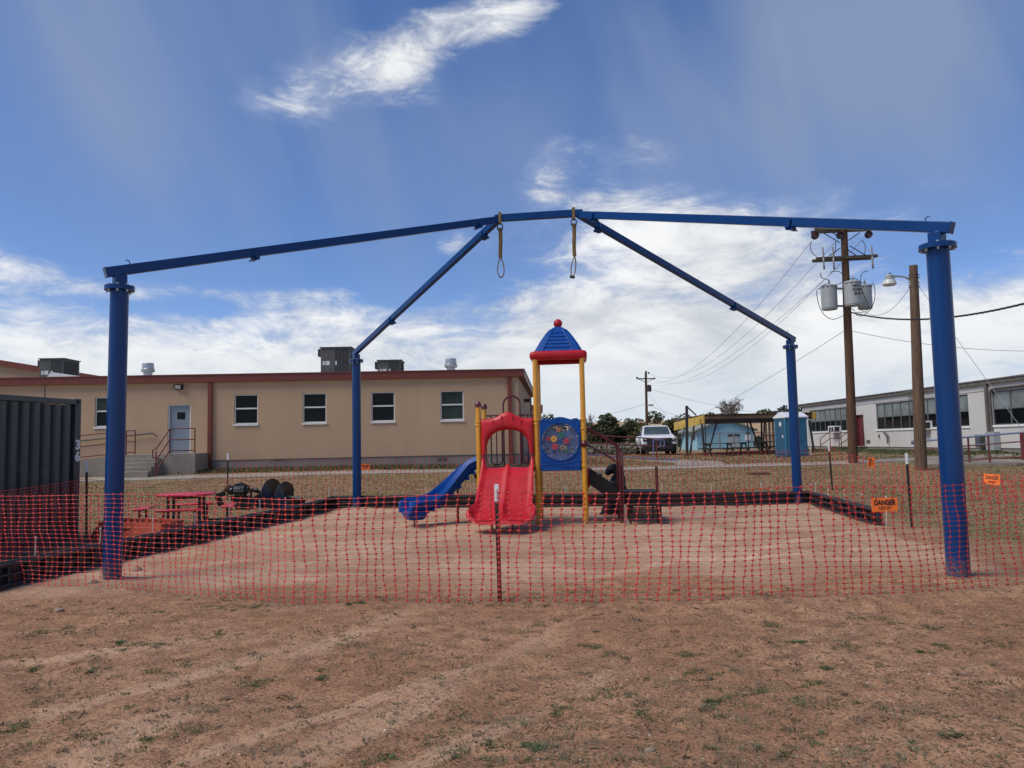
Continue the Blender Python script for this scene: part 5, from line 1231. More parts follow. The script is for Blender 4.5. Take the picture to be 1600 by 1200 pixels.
# railing in front of the truck
t_ = thing('truck_railing', 'faded red and blue pipe railing sloping down in front of the white truck', 'railing', (0, 0, 0))
yR = 36.0
for a_, b_, mt_ in (((885, 677.5), (1041, 686.5), 'rail_red'), ((885, 690), (1042, 698.5), 'rail_red'), ((885, 709), (1060, 719), 'rail_blue')):
    MB().tube([at(*a_, yR), at(*b_, yR)], .030, 8).build('rail', mt_, t_)
for px, y0, y1 in ((948, 682, 713), (1021, 686, 718), (1026, 686, 718)): MB().cyl(at(px, y0, yR), at(px, y1, yR), .034, 8).build('post', 'rail_red' if px != 1021 else 'rail_blue', t_)
MB().tube([at(1032, 687, yR-.05), at(1032, 697, yR-.05)], .028, 8).build('rail', 'rail_blue', t_)
MB().tube([at(1021, 687, yR-.07), at(1036, 687.5, yR-.07), at(1038, 689, yR-.07), at(1038, 697, yR-.07), at(1036, 698, yR-.07)], .028, 8).build('rail', 'rail_blue', t_)

# ------------------------------------------------------------------ utility pole with transformers
def poledata(pxb, pyb, pxt, pyt, Y):
    b_ = at(pxb, pyb, Y); tpt = at(pxt, pyt, Y); return b_, tpt
uY = 31.0; pb, ptp = poledata(1333, 716, 1318.5, 355, uY); pbz = gzf(pb.x, uY)
up_ = thing('utility_pole', 'tall brown utility pole with two crossarms and three grey transformers', 'utility pole', (pb.x, uY, pbz), 0)
top = ptp - Vector((pb.x, uY, pbz)); top.y = 0
axisP = top.normalized()
def onp(z): return top*(z/top.z)
MB().tube([onp(-.3), onp(top.z*.5), onp(top.z)], [.19, .165, .13], 20).build('trunk', 'pole_brown', up_)
def zpx(py): return at(1320, py, uY).z - pbz
arms = []
for (py, lx, rx, yoff, nm) in ((359, 1270, 1365, -.16, 1), (404, 1272, 1368, -.16, 2)):
    z = zpx(py); c_ = onp(z); l_ = at(lx, py, uY).x-pb.x; r_ = at(rx, py, uY).x-pb.x; tilt = .02
    for dy_ in (-.19, .19): MB().beam((l_, dy_, z-.03), (r_, dy_, z+.04), .09, .12).build('crossarm', 'timber_dark', up_, bevel=.008)
    arms.append((l_, r_, z))
for (zA, sgnz) in ((arms[0][2], -1), (arms[1][2], 1)):
    for s_ in (-1, 1):
        for dy_ in (-.245, .245): MB().beam((onp(zA).x+s_*.72, dy_, zA+sgnz*.07), (onp(zA).x+s_*.12, dy_*.8, zA+sgnz*.48), .05, .02).build('arm_brace', 'steel_dark', up_)
for px, py in ((1273, 369), (1312, 368), (1356.5, 367)):
    p = at(px, py, uY)-Vector((pb.x, uY, pbz)); q = MB().lathe([(.05, -.13), (.14, -.10), (.05, -.07), (.15, -.04), (.05, -.01), (.15, .03), (.05, .05), (.13, .08), (.05, .12)], (p.x, -.02, p.z), 14, axis=(0, 1, -.2)).build('insulator', 'insulator', up_)
for px in (1282.5, 1298, 1358):
    z = arms[1][2]; x = at(px, 404, uY).x-pb.x; s_ = MB(); s_.lathe([(.02, 0), (.035, .05), (.035, .40), (.02, .46)], (x, -.28, z-.02), 10, axis=(-.1, -.15, 1)); s_.tube([(x, -.28, z-.02), (x-.04, -.34, z-.14), (x-.02, -.3, z-.4)], .03, 8)
    for k in range(4): s_.lathe([(.02, 0), (.055, .02), (.02, .05)], (x-.01, -.30, z-.14-.07*k), 10)
    s_.build('fuse_cutout', 'polymer_grey', up_); MB().cyl((x-.01, -.30, z-.36), (x-.01, -.30, z-.50), .035, 8).build('cutout_cap', 'insulator', up_)
tz = zpx(464); cans = []
for k, (px, py0, py1, yo, w_) in enumerate(((1294.5, 446.5, 484, -.20, 24), (1331.5, 440.5, 478, -.62, 25), (1350, 446.5, 483, .1, 22))):
    a_ = at(px, py0, uY+yo)-Vector((pb.x, uY, pbz)); b_ = at(px+1, py1, uY+yo)-Vector((pb.x, uY, pbz)); r_ = w_/2*uY/1200; h = a_.z-b_.z
    cn = MB().lathe([(r_*.93, 0), (r_*.95, .03), (r_*.95, .05), (r_, .06), (r_, h-.06), (r_*1.05, h-.055), (r_*1.05, h-.02), (r_*.9, h+.02), (.02, h+.05)], (a_.x, yo, b_.z), 28).build('transformer', 'transformer_paint', up_, ang=30)
    MB().lathe([(.05, 0), (.06, .03), (.035, .05), (.06, .09), (.035, .11), (.055, .15), (.03, .17), (.02, .26)], (a_.x+.02, yo-.02, a_.z), 10).build('bushing', 'polymer_grey', cn)
    lg = MB()
    for j in range(5):
        q = -PI/2+(j-2)*.55; lg.lathe([(.02, 0), (.025, .04)], (a_.x+r_*1.03*math.cos(q), yo+r_*1.03*math.sin(q), a_.z-.10), 6)
    lg.build('lugs', 'steel_dark', cn, kind='stuff'); cans.append((a_, b_, yo, r_))
    hx = onp(tz).x; lgm = MB()
    for zz in (a_.z-.12, b_.z+.15): lgm.beam((a_.x+(r_ if k == 0 else -r_ if k == 2 else 0)*.9, yo+(r_*.9 if k == 1 else 0), zz), (hx, 0, zz+.02), .08, .07)
    lgm.build('hanger', 'polymer_grey', cn)
a_, b_, yo, r_ = cans[1]
for j, (s_, dz_) in enumerate((('10KV V', -.22), ('DLT#63', -.37), ('38 KVA', -.53))):
    text(s_, .13, 'print_black', up_, T(a_.x+.02+.03*j, yo-r_-.012, a_.z+dz_) @ FACE_CAM, bold=.004, depth=.002, sx=.9)
def hang(a_, b_, sag, n=14):
    a_, b_ = Vector(a_), Vector(b_); return [a_.lerp(b_, i/n)-Vector((0, 0, sag*4*(i/n)*(1-i/n))) for i in range(n+1)]
jm = MB(); L3 = lambda px, py, y=-.4: at(px, py, uY+y)-Vector((pb.x, uY, pbz))
for pts in ([(1268, 377), (1266, 386), (1269, 395), (1276, 401)], [(1306, 377), (1305, 392), (1302, 400)], [(1347, 375), (1352, 385), (1351, 398)], [(1282, 426), (1284, 434), (1293, 437), (1296, 440)], [(1298, 425), (1310, 424), (1318, 430)], [(1356, 423), (1347, 427), (1344, 440), (1342, 446)],
            [(1283, 452), (1278, 451), (1276, 458), (1280, 478), (1288, 492), (1302, 499), (1320, 492)], [(1327, 438), (1325, 455), (1318, 472), (1318, 484)], [(1344, 442), (1350, 462), (1357, 478), (1352, 487), (1336, 488)], [(1359, 448), (1364, 443), (1367, 452), (1366, 470), (1358, 486), (1345, 494), (1336, 490)], [(1344, 440), (1338, 436), (1331, 434), (1327, 438)], [(1283, 448), (1290, 444), (1304, 445), (1318, 441)], [(1336, 486), (1330, 482), (1326, 484), (1322, 486)]):
    jm.tube(catmull([L3(*q) for q in pts], 4), .014, 6)
jm.build('jumper_wires', 'wire_black', up_, kind='stuff')
# lone light pole
lY = 27.5; lb, ltp = poledata(1438.5, 720, 1427, 415, lY); lz = gzf(lb.x, lY)
lp = thing('light_pole', 'shorter weathered grey-brown wooden pole with a yard light on a curved arm', 'light pole', (lb.x, lY, lz), 0)
tp = ltp-Vector((lb.x, lY, lz)); tp.y = 0
MB().tube([tp*-.04, tp*.3, tp*.7, tp], [.205, .195, .165, .142], 20).build('trunk', 'pole_grey', lp)
bd_ = MB()
for z in (.35, .45, .62, .72, .80): 
    c_ = tp*((tp.z-z)/tp.z); bd_.lathe([(.150, -.012), (.158, 0), (.150, .012)], c_, 16)
    bd_.cyl(c_+Vector((-.2, 0, 0)), c_+Vector((.22, 0, 0)), .015, 6)
bd_.build('bands', 'steel_dark', lp, kind='stuff')
L4 = lambda px, py, y=0: (at(px, py, lY)-Vector((lb.x, lY, lz))) + Vector((0, y, 0))
am = MB().tube(catmull([L4(1422, 446), L4(1421, 438), L4(1416, 434), L4(1408, 432), L4(1396, 432)], 4), .032, 10).build('lamp_arm', 'galvanised', lp)
lh = L4(1389.5, 436); lmp = MB().lathe([(.14, -.04), (.14, .12), (.10, .17), (.04, .18)], lh, 14).box(lh+Vector((.1, 0, .08)), (.2, .12, .10)).build('lamp_head', 'transformer_paint', lp, bevel=.008)
MB().lathe([(.19, -.24), (.24, -.19), (.20, -.04), (.14, -.03)], lh, 18).build('lens', 'lamp_lens', lmp); MB().cyl(lh+Vector((.03, 0, .15)), lh+Vector((.03, 0, .23)), .035, 8).build('photocell', 'print_black', lmp)

# far utility pole
fY = 95.0; fb = at(1011, 690, fY); ft = at(1009, 582, fY); fp = thing('utility_pole', 'distant utility pole with one crossarm rising behind the junipers', 'utility pole', (fb.x, fY, gzf(fb.x, fY)), 0)
Lf = lambda px, py, y=0: at(px, py, fY)-Vector((fb.x, fY, fp.location.z)) + Vector((0, y, 0))
MB().tube([Lf(1011.5, 700), Lf(1009, 582)], [.20, .14], 10).build('trunk', 'pole_brown', fp); MB().beam(Lf(995, 592, -.2), Lf(1022, 592, -.2), .12, .14).build('crossarm', 'timber_dark', fp)
im = MB()
for q in ((995, 590.5), (1009, 581), (1013, 583), (1022, 591.5)): im.ball(Lf(*q, -.2), .14, 8)
im.build('insulators', 'insulator', fp, kind='stuff'); MB().lathe([(.30, 0), (.30, .75), (.1, .85)], Lf(1014, 612, -.1), 12).build('transformer', 'steel_dark', fp)
br = MB(); br.beam(Lf(998, 593, -.2), Lf(1009, 598, -.2), .05, .05); br.beam(Lf(1020, 593, -.2), Lf(1009, 598, -.2), .05, .05); br.build('arm_brace', 'steel_dark', fp)
MB().box(Lf(1017, 633), (.6, .3, .15)).build('wire_clamp', 'steel_dark', fp)

# overhead wires
def wire(label, a_, b_, sag, r, mat='wire_grey', n=24):
    w_ = MB().tube(hang(a_, b_, sag, n), r, 5).build('overhead_wire', mat); tag(w_, label, 'wire', 'overhead wires'); return w_
fpts = {k: at(k[0], k[1], fY-.2) for k in ((995, 590), (1009, 581), (1022, 591))}
for (s_, fk, lab) in (((1268, 377), (995, 590), 'left arm'), ((1306, 377), (1009, 581), 'middle'), ((1347, 375), (1022, 591), 'right arm')):
    wire('thin wire from the %s insulator of the near utility pole' % lab, at(*s_, uY-.2), fpts[fk], 2.6, .010)
wire('thin wire from the near pole just above its transformers to the distant pole', at(1313, 414, uY-.2), at(1010, 600, fY-.2), 1.8, .009)
wire('thin guy wire from the near pole crossarms to the top of the light pole', at(1330, 377, uY), at(1422, 419, lY), .05, .009)
wire('service wire looping between the transformers and the lamp arm', at(1345, 484, uY-.3), at(1421, 449, lY), .55, .009)
wire('thin guy wire from the light pole down past the near right blue post', at(1434, 445, lY), at(1640, 730, 24.0), .0, .009)
wire('faint wire from mid height of the near pole to the right edge', at(1325, 516, uY), at(1700, 546, 30), .35, .010)
wire('faint wire from the near pole falling left behind the far right blue post', at(1319, 517, uY), at(1010, 668, 120), 1.2, .011)
wire('long wire on the distant pole running left behind the tower', at(1010, 631, fY), at(600, 655, 140), 3.0, .02)
wire('long wire on the distant pole running right to the block building', at(1010, 631, fY), at(1262, 650, 62), 1.4, .02)
wire('upper wire running right from the distant pole transformer', at(1013, 607, fY), at(1500, 640, 90), 2.2, .015)
wire('faint stay wire running down to the right of the distant pole', at(1012, 614, fY), at(1046, 655, 90), 0, .014)
tw_ = MB(); base_ = hang(at(1322, 486, uY-.2), at(1680, 452, 17), .50, 120)
for ph in (0, 2.1, 4.2): tw_.tube([p+Vector((0, .018*math.cos(i*.9+ph), .018*math.sin(i*.9+ph))) for i, p in enumerate(base_)], .015, 5)
tag(tw_.build('service_cable', 'wire_black'), 'thick twisted black service cable sweeping right from the transformers', 'cable')

# ------------------------------------------------------------------ portable toilet
qY = 39.5; pq = at(1238, 716, qY); potz = gzf(pq.x, qY); pot = thing('portable_toilet', 'blue portable toilet with a white roof behind the far right blue post', 'portable toilet', (pq.x, qY, potz), R(8))
w_ = .57; hB = 1.98
# local: door on -x face, plain side on -y face
def ppx(x0, x1, y0, y1, z0, z1): return MB().bb(x0, x1, y0, y1, z0, z1)
ppx(-w_, w_, -w_, w_, .10, hB).build('cabin', 'potty_blue', pot, bevel=.03)
ppx(-w_-.06, w_+.06, -w_-.04, w_+.04, 0, .099).build('skid', 'potty_dark', pot, bevel=.015)
do = ppx(-w_-.03, -w_-.001, -w_+.07, w_-.07, .14, hB-.03).build('door', 'potty_dark', pot, bevel=.012)
MB().lathe([(.12, 0), (.12, .004)], (-w_-.031, -.05, 1.66), 24, axis=(-1, 0, 0)).build('door_sign', 'potty_roof', do); ppx(-w_-.045, -w_-.0305, -.34, -.22, .98, 1.10).build('latch', 'potty_roof', do)
for (a_, b_) in ((-.46, -.06), (.04, .46)):
    pn = MB(); pn.bb(a_, a_+.05, -w_-.022, -w_-.001, .35, 1.78); pn.bb(b_-.05, b_, -w_-.022, -w_-.001, .35, 1.78); pn.bb(a_+.05, b_-.05, -w_-.022, -w_-.001, 1.73, 1.78); pn.bb(a_+.05, b_-.05, -w_-.022, -w_-.001, .35, .40); pn.build('side_moulding', 'potty_blue', pot, bevel=.008)
for x in (-.26, .26): ppx(x-.12, x+.12, -w_-.012, -w_-.001, .78, .82).build('side_vent', 'potty_dark', pot)
for y in (-w_+.04, w_-.04):
    ppx(-w_-.035, -w_+.05, y-.045, y+.045, .10, hB).build('corner_trim', 'potty_roof' if False else 'potty_blue', pot, bevel=.01)
rfp = MB(); e_ = w_+.07; rk = .30
rfp.add([(-e_, -e_, hB-.02), (e_, -e_, hB-.02), (e_, e_, hB-.02), (-e_, e_, hB-.02), (-e_, -e_, hB+.05), (e_, -e_, hB+.05), (e_, e_, hB+.05), (-e_, e_, hB+.05), (-e_+.04, -.08, hB+rk), (e_-.04, -.08, hB+rk), (e_-.04, .08, hB+rk), (-e_+.04, .08, hB+rk)],
        [(3, 2, 1, 0), (0, 1, 5, 4), (2, 3, 7, 6), (4, 5, 9, 8), (6, 7, 11, 10), (8, 9, 10, 11), (1, 2, 6, 10, 9, 5), (3, 0, 4, 8, 11, 7)])
rfp.build('roof', 'potty_roof', pot, bevel=.02, smooth=True)
MB().cyl((.3, .4, hB), (.3, .4, hB+.45), .05, 8).build('vent_pipe', 'potty_roof', pot)
rl_ = MB().tube([(w_+.04, -w_-.03, hB+.02), (w_+.055, -w_-.03, 1.2), (w_+.14, -w_-.02, .0)], .03, 8).build('side_strap', 'potty_roof', pot)
# ------------------------------------------------------------------ open shelter (ramada)
A = at(1100, 650, 46.5); Bz = A.z; rmx0, rmx1 = A.x, at(1268, 650, 46.5).x; ry0, ry1 = 46.5, 55.0
rz_ = gzf(14, 46.5)
rm = thing('picnic_shelter', 'open picnic shelter with a low roof, yellow end fascia and slanting dark steel legs', 'shelter', (rmx0, ry0, rz_), 0)
zz0 = Bz-rz_; zl = zz0-.35; W_ = rmx1-rmx0; D_ = ry1-ry0
def rslab(x0, x1, z0, z1, za, zb_, nm, mt): 
    return MB().add([(x0, 0, z0), (x1, 0, za), (x1, D_, za), (x0, D_, z0), (x0, 0, z1), (x1, 0, zb_), (x1, D_, zb_), (x0, D_, z1)], [(0, 3, 2, 1), (4, 5, 6, 7), (0, 1, 5, 4), (1, 2, 6, 5), (2, 3, 7, 6), (3, 0, 4, 7)]).build(nm, mt, rm, smooth=False)
rslab(0, W_, zz0-.05, zz0+.0, zz0-.02, zz0+.03, 'roof_deck', 'ramada_rust')
rslab(.02, W_-.02, zz0-.34, zz0-.051, zz0-.32, zz0-.021, 'under_roof_dark', 'steel_dark')  # one solid slab, coloured dark for the beams and the shade under the roof
cr = MB(); n = 60; pts = []
for k in range(n+1): pts.append((W_*k/n, .04*(k % 2)))
cr.loft([[(x, -.15, zz0+.04+z) for x, z in pts], [(x, D_+.1, zz0+.04+z) for x, z in pts], [(x, D_+.1, zz0+.06+z) for x, z in pts], [(x, -.15, zz0+.06+z) for x, z in pts]], caps=False, closed=False); cr.build('corrugated_roof', 'ramada_rust', rm, smooth=False)
MB().bb(-.0, W_, -.10, -.001, zz0-.20, zz0+.03).build('front_fascia', 'ramada_rust', rm, smooth=False)
MB().add([(-.06, -.10, zz0-.45), (-.06, D_, zz0-.75), (-.06, D_, zz0-.18), (-.06, -.10, zz0+.05), (-.001, -.10, zz0-.45), (-.001, D_, zz0-.75), (-.001, D_, zz0-.18), (-.001, -.10, zz0+.05)], [(0, 1, 2, 3), (7, 6, 5, 4), (0, 4, 5, 1), (1, 5, 6, 2), (2, 6, 7, 3), (3, 7, 4, 0)]).build('end_fascia', 'ramada_yellow', rm, smooth=False)
MB().bb(W_+.001, W_+.25, -.12, .2, zz0-.30, zz0+.10).build('corner_fascia', 'ramada_yellow', rm, smooth=False)
def rp_(px, py, Y=46.5): return at(px, py, Y)-Vector((rmx0, ry0, rz_))
for (a_, b_, r_) in (((1073, 634, 47), (1073.5, 712, 47), .13), ((1096, 655, 47), (1101, 712, 47), .09), ((1121, 656, 47), (1106, 711, 47), .07), ((1085, 662, 50), (1078, 709, 47), .07), ((1071, 662, 52), (1062, 706, 49), .06),
                    ((1172, 660, 48), (1188, 706, 47), .07), ((1190, 660, 50), (1190, 700, 50), .08), ((1194, 660, 50), (1193, 700, 50), .06), ((1225, 633, 47), (1226, 700, 47), .12), ((1229, 633, 47), (1229, 652, 47), .05), ((1264, 656, 46.6), (1273, 712, 46.6), .09), ((1058, 664, 55), (1058, 676, 55), .06)):
    MB().beam(rp_(*a_), rp_(*b_), r_*1.15, r_*1.15, up=(0, 1, 0)).build('leg', 'steel_dark', rm, smooth=False)
for a_, b_ in (((1074, 636, 47), (1088, 649, 47)), ((1224, 637, 47), (1212, 650, 47))): MB().beam(rp_(*a_), rp_(*b_), .07, .07, up=(0, 1, 0)).build('stay', 'steel_dark', rm)
def ptable(label, px, py, Y, rz, first=[None]):
    p = at(px, py, Y); loc = (p.x, Y, gzf(p.x, Y))
    if first[0]: return dup(first[0], label, loc, rz)
    t_ = thing('picnic_table', label, 'picnic table', loc, rz, 'dark plank picnic tables under the shelter'); first[0] = t_
    for k in range(4): MB().bb(-.95, .95, -.36+k*.185, -.19+k*.185, .72, .76).build('plank', 'plank_dark', t_, smooth=False)
    for s_ in (-1, 1): MB().bb(-.95, .95, s_*.75-.13, s_*.75+.13, .43, .47).build('bench', 'plank_dark', t_, smooth=False)
    for x in (-.65, .65):
        l_ = MB(); l_.bb(x-.03, x+.03, -.88, .88, .36, .43); l_.bb(x-.03, x+.03, -.36, .36, .65, .72)
        for s_ in (-1, 1): l_.beam((x+.05, s_*.22, .70), (x+.05, s_*.66, -.05), .05, .10)
        l_.build('trestle', 'plank_dark', t_, smooth=False)
    return t_
ptable('dark picnic table in front of the blue house door', 1122, 708, 45.2, R(4)); ptable('dark picnic table left of the portable toilet, nearer one of the pair', 1178, 708, 45.0, R(8)); ptable('dark picnic table half hidden behind the portable toilet', 1211, 707, 45.8, R(-3))

# ------------------------------------------------------------------ pale blue house
hY = 66.0; hA = at(1090, 703, hY); hB2 = at(1177, 702, hY); hz_ = gzf(hA.x, hY)-.1
ho = thing('blue_house', 'small pale blue gabled house behind the open shelter', 'house', (hA.x, hY, hz_), R(-2)); hw_ = hB2.x-hA.x
ev = at(1090, 673, hY).z-hz_; ap = at(1133, 655.5, hY).z-hz_; dl_ = 7.5
g_ = [(0, -.5), (hw_, -.5), (hw_, ev), (hw_/2, ap), (0, ev)]
a_ = [(x, 0, z) for x, z in g_]; b_ = [(x, dl_, z) for x, z in g_]
MB().add(a_+b_, [(0, 1, 2, 3, 4), (9, 8, 7, 6, 5)]+[(k, 5+k, 5+(k+1) % 5, (k+1) % 5) for k in range(5)]).build('walls', 'house_blue', ho, smooth=False)
for s_ in (0, 1):
    x0, x1 = (-.35, hw_/2) if s_ == 0 else (hw_+.35, hw_/2); za = ev-.35*(ap-ev)/(hw_/2)
    MB().add([(x0, -.3, za+.02), (x1, -.3, ap+.02), (x1, dl_+.2, ap+.02), (x0, dl_+.2, za+.02), (x0, -.3, za+.16), (x1, -.3, ap+.16), (x1, dl_+.2, ap+.16), (x0, dl_+.2, za+.16)], [(0, 3, 2, 1), (4, 5, 6, 7), (0, 1, 5, 4), (1, 2, 6, 5), (2, 3, 7, 6), (3, 0, 4, 7)]).build('roof', 'house_roof', ho, smooth=False)
def hx_(px): return at(px, 690, hY).x-hA.x
def hz2(py): return at(1140, py, hY).z-hz_
dh = MB().bb(hx_(1138), hx_(1154), -.05, -.001, .1, hz2(682)).build('door', 'house_door', ho, smooth=False)
MB().bb(hx_(1137), hx_(1155), -.06, -.002, hz2(681.9), hz2(678.5)).build('transom', 'steel_dark', ho, smooth=False)
MB().bb(hx_(1163.5), hx_(1172), -.05, -.001, hz2(688.5), hz2(680)).build('notice_board', 'white_paint', ho, smooth=False)
MB().bb(hx_(1165), hx_(1171), -.05, -.001, hz2(678.5), hz2(676.5)).build('number_plate', 'steel_dark', ho, smooth=False)
MB().bb(-.05, -.001, 1.0, 2.0, 1.0, 2.0).build('window', 'glass_dark', ho, smooth=False); MB().bb(-.05, -.001, 4.0, 5.0, 1.0, 2.0).build('window', 'glass_dark', ho, smooth=False)
# reddish brown shed remains and wooden gate posts behind the shelter
ws_ = at(1206, 690, 60); gpz = gzf(ws_.x, 60); wp = thing('wooden_gate', 'weathered wooden gate of upright boards between the shelter and the portable toilet', 'gate', (ws_.x-.5, 60, gpz), 0)
for k in range(5): MB().bb(k*.28, k*.28+.17, 0, .05, 0, 2.3-.12*(k % 2)).build('board', 'pole_grey', wp, smooth=False)
MB().bb(-.1, 1.4, -.04, -.001, 1.0, 1.12).build('cross_rail', 'pole_grey', wp, smooth=False)
# chain-link fence
cf = thing('chain_link_fence', 'grey chain link fence with thin posts in front of the blue house', 'fence', (0, 0, 0)); cY = 58.0
cx0, cx1 = at(1058, 690, cY).x, at(1236, 690, cY).x; czf = gzf(14, cY); n = 9
for k in range(n): 
    x = cx0+(cx1-cx0)*k/(n-1); MB().cyl((x, cY, czf-.2), (x, cY, czf+(1.45 if k not in (2, 5) else 2.6)), .045, 6).build('post', 'fence_wire' if k not in (2, 5) else 'steel_dark', cf)
MB().cyl((cx0, cY, czf+1.42), (cx1, cY, czf+1.42), .03, 6).build('top_rail', 'fence_wire', cf)
ml = MB(); s_ = .22; nx_ = int((cx1-cx0)/s_)
for k in range(-6, nx_):
    x = cx0+k*s_; 
    for sg in (1, -1):
        xa = x if sg > 0 else x+1.4; ml.beam((xa, cY+.01*sg, czf+.02), (xa+1.4*sg, cY+.01*sg, czf+1.42), .008, .008, up=(0, 1, 0))
w_ = ml.build('wire_mesh', 'fence_wire', cf, smooth=False, kind='stuff')

# ------------------------------------------------------------------ white pickup
tY = 51.0; tp0 = at(1031, 712, tY); tz_ = gzf(tp0.x, tY); tk = thing('pickup_truck', 'white pickup truck with a black grille and bumper parked nose on beyond the path', 'pickup truck', (tp0.x, tY, tz_), R(-5))
tk.scale = (1.15, 1.0, 1.06)
# local: nose at y=0 facing -y, width along x
def sect(y, hw, zb_, zs, zt_, tw2, r_=.10):
    """cross-section of the body: sill, shoulder, top"""
    return [(-hw+.06, y, zb_), (hw-.06, y, zb_), (hw, y, zb_+.12), (hw, y, zs-.08), (hw-.05, y, zs), (tw2, y, zt_), (-tw2, y, zt_), (-hw+.05, y, zs), (-hw, y, zs-.08), (-hw, y, zb_+.12)]
MB().loft([sect(.05, .92, .52, 1.02, 1.06, .80), sect(.12, .97, .45, 1.10, 1.14, .86), sect(.5, 1.0, .42, 1.17, 1.25, .88), sect(1.25, 1.0, .42, 1.20, 1.32, .86), sect(1.5, 1.0, .42, 1.18, 1.22, .90), sect(3.75, 1.0, .42, 1.18, 1.22, .90), sect(3.8, 1.0, .42, 1.22, 1.26, .92), sect(5.7, 1.0, .5, 1.22, 1.26, .92)]).build('body', 'truck_white', tk, bevel=.02, ang=40)
cab = [[(-.90, 1.35, 1.20), (.90, 1.35, 1.20), (.90, 3.75, 1.20), (-.90, 3.75, 1.20)], [(-.83, 1.75, 1.50), (.83, 1.75, 1.50), (.83, 3.72, 1.50), (-.83, 3.72, 1.50)], [(-.72, 2.15, 1.84), (.72, 2.15, 1.84), (.73, 3.5, 1.84), (-.73, 3.5, 1.84)], [(-.58, 2.3, 1.90), (.58, 2.3, 1.90), (.6, 3.35, 1.90), (-.6, 3.35, 1.90)]]
MB().loft(cab).build('cab', 'truck_white', tk, bevel=.02, ang=25)
MB().add([(-.78, 1.36, 1.26), (.78, 1.36, 1.26), (.68, 2.10, 1.82), (-.68, 2.10, 1.82), (-.78, 1.40, 1.24), (.78, 1.40, 1.24), (.68, 2.14, 1.80), (-.68, 2.14, 1.80)], [(0, 1, 2, 3), (7, 6, 5, 4), (0, 4, 5, 1), (1, 5, 6, 2), (2, 6, 7, 3), (3, 7, 4, 0)]).build('windscreen', 'windscreen', tk, smooth=False)
for s_ in (-1, 1):
    for (y0, y1) in ((1.95, 2.7), (2.8, 3.45)): MB().add([(s_*.905, y0, 1.26), (s_*.905, y1, 1.26), (s_*.74, y1, 1.80), (s_*.74, y0+.25, 1.80), (s_*.885, y0, 1.26), (s_*.885, y1, 1.26), (s_*.72, y1, 1.80), (s_*.72, y0+.25, 1.80)], [(0, 1, 2, 3), (7, 6, 5, 4), (0, 4, 5, 1), (1, 5, 6, 2), (2, 6, 7, 3), (3, 7, 4, 0)]).build('side_window', 'glass_dark', tk, smooth=False)
    mi = MB().box((s_*1.14, 1.75, 1.30), (.20, .10, .20)).build('mirror', 'truck_black' if s_ > 0 else 'truck_black', tk, bevel=.03); MB().cyl((s_*.95, 1.75, 1.24), (s_*1.08, 1.75, 1.26), .03, 6).build('mirror_arm', 'truck_black', mi)
    hl = MB().box((s_*.76, .06, .98), (.34, .12, .13)).build('headlight', 'glass_dark', tk, bevel=.02); MB().box((s_*.80, -.004, 1.0), (.14, .02, .06)).build('lamp', 'lamp_lens', hl)
    MB().box((s_*.90, -.02, .72), (.12, .08, .07)).build('fog_light', 'lamp_lens', tk, bevel=.01)
    for y in (.95, 4.7):
        wl_ = MB().lathe([(.30, -.14), (.385, -.12), (.40, -.06), (.40, .06), (.385, .12), (.30, .14)], (s_*.88, y, .40), 24, axis=(1, 0, 0)).build('wheel', 'tyre', tk)
        MB().lathe([(.05, 0), (.25, .01), (.27, .03)], (s_*1.0, y, .40), 20, axis=(s_, 0, 0)).build('rim', 'polymer_grey', wl_)
        MB().lathe([(.47, 0), (.47, .02)], (s_*.985, y, .46), 24, axis=(s_, 0, 0)).build('wheel_arch', 'truck_black', tk)
MB().bb(-.70, .70, -.012, .10, .70, 1.07).build('grille', 'truck_black', tk, bevel=.02)
MB().bb(-.94, .94, -.006, .049, .88, 1.03).build('light_band', 'truck_black', tk, bevel=.02)
for k in range(3): MB().bb(-.56, .56, -.025, -.011, .80+k*.10, .82+k*.10).build('grille_bar', 'hvac_grey', tk, smooth=False)
MB().loft([[(-.99, .12, z0), (-.80, -.10, z0), (.80, -.10, z0), (.99, .12, z0), (.90, .4, z0), (-.90, .4, z0)] for z0 in (.34, .70)]).build('bumper', 'truck_black', tk, bevel=.03)
MB().bb(-.16, .16, -.118, -.102, .48, .60).build('number_plate', 'polymer_grey', tk)
MB().bb(-.85, .85, .0, .35, .22, .36).build('air_dam', 'truck_black', tk)

# ------------------------------------------------------------------ small things on the field
p = gt_(1185, 741); lid = thing('ground_hatch', 'flat rusty rectangular hatch lying in the grass right of the tower', 'hatch', (p.x, p.y, gzf(p.x, p.y)+.0), R(-2))
MB().bb(-.32, .32, -.2, .2, .005, .07).build('lid', 'ramada_rust', lid, bevel=.01); MB().bb(-.36, .36, -.24, .24, -.05, .03).build('frame', 'steel_dark', lid)
mb_ = at(137, 712, 29.5); 
bb_ = at(570, 735, 26)

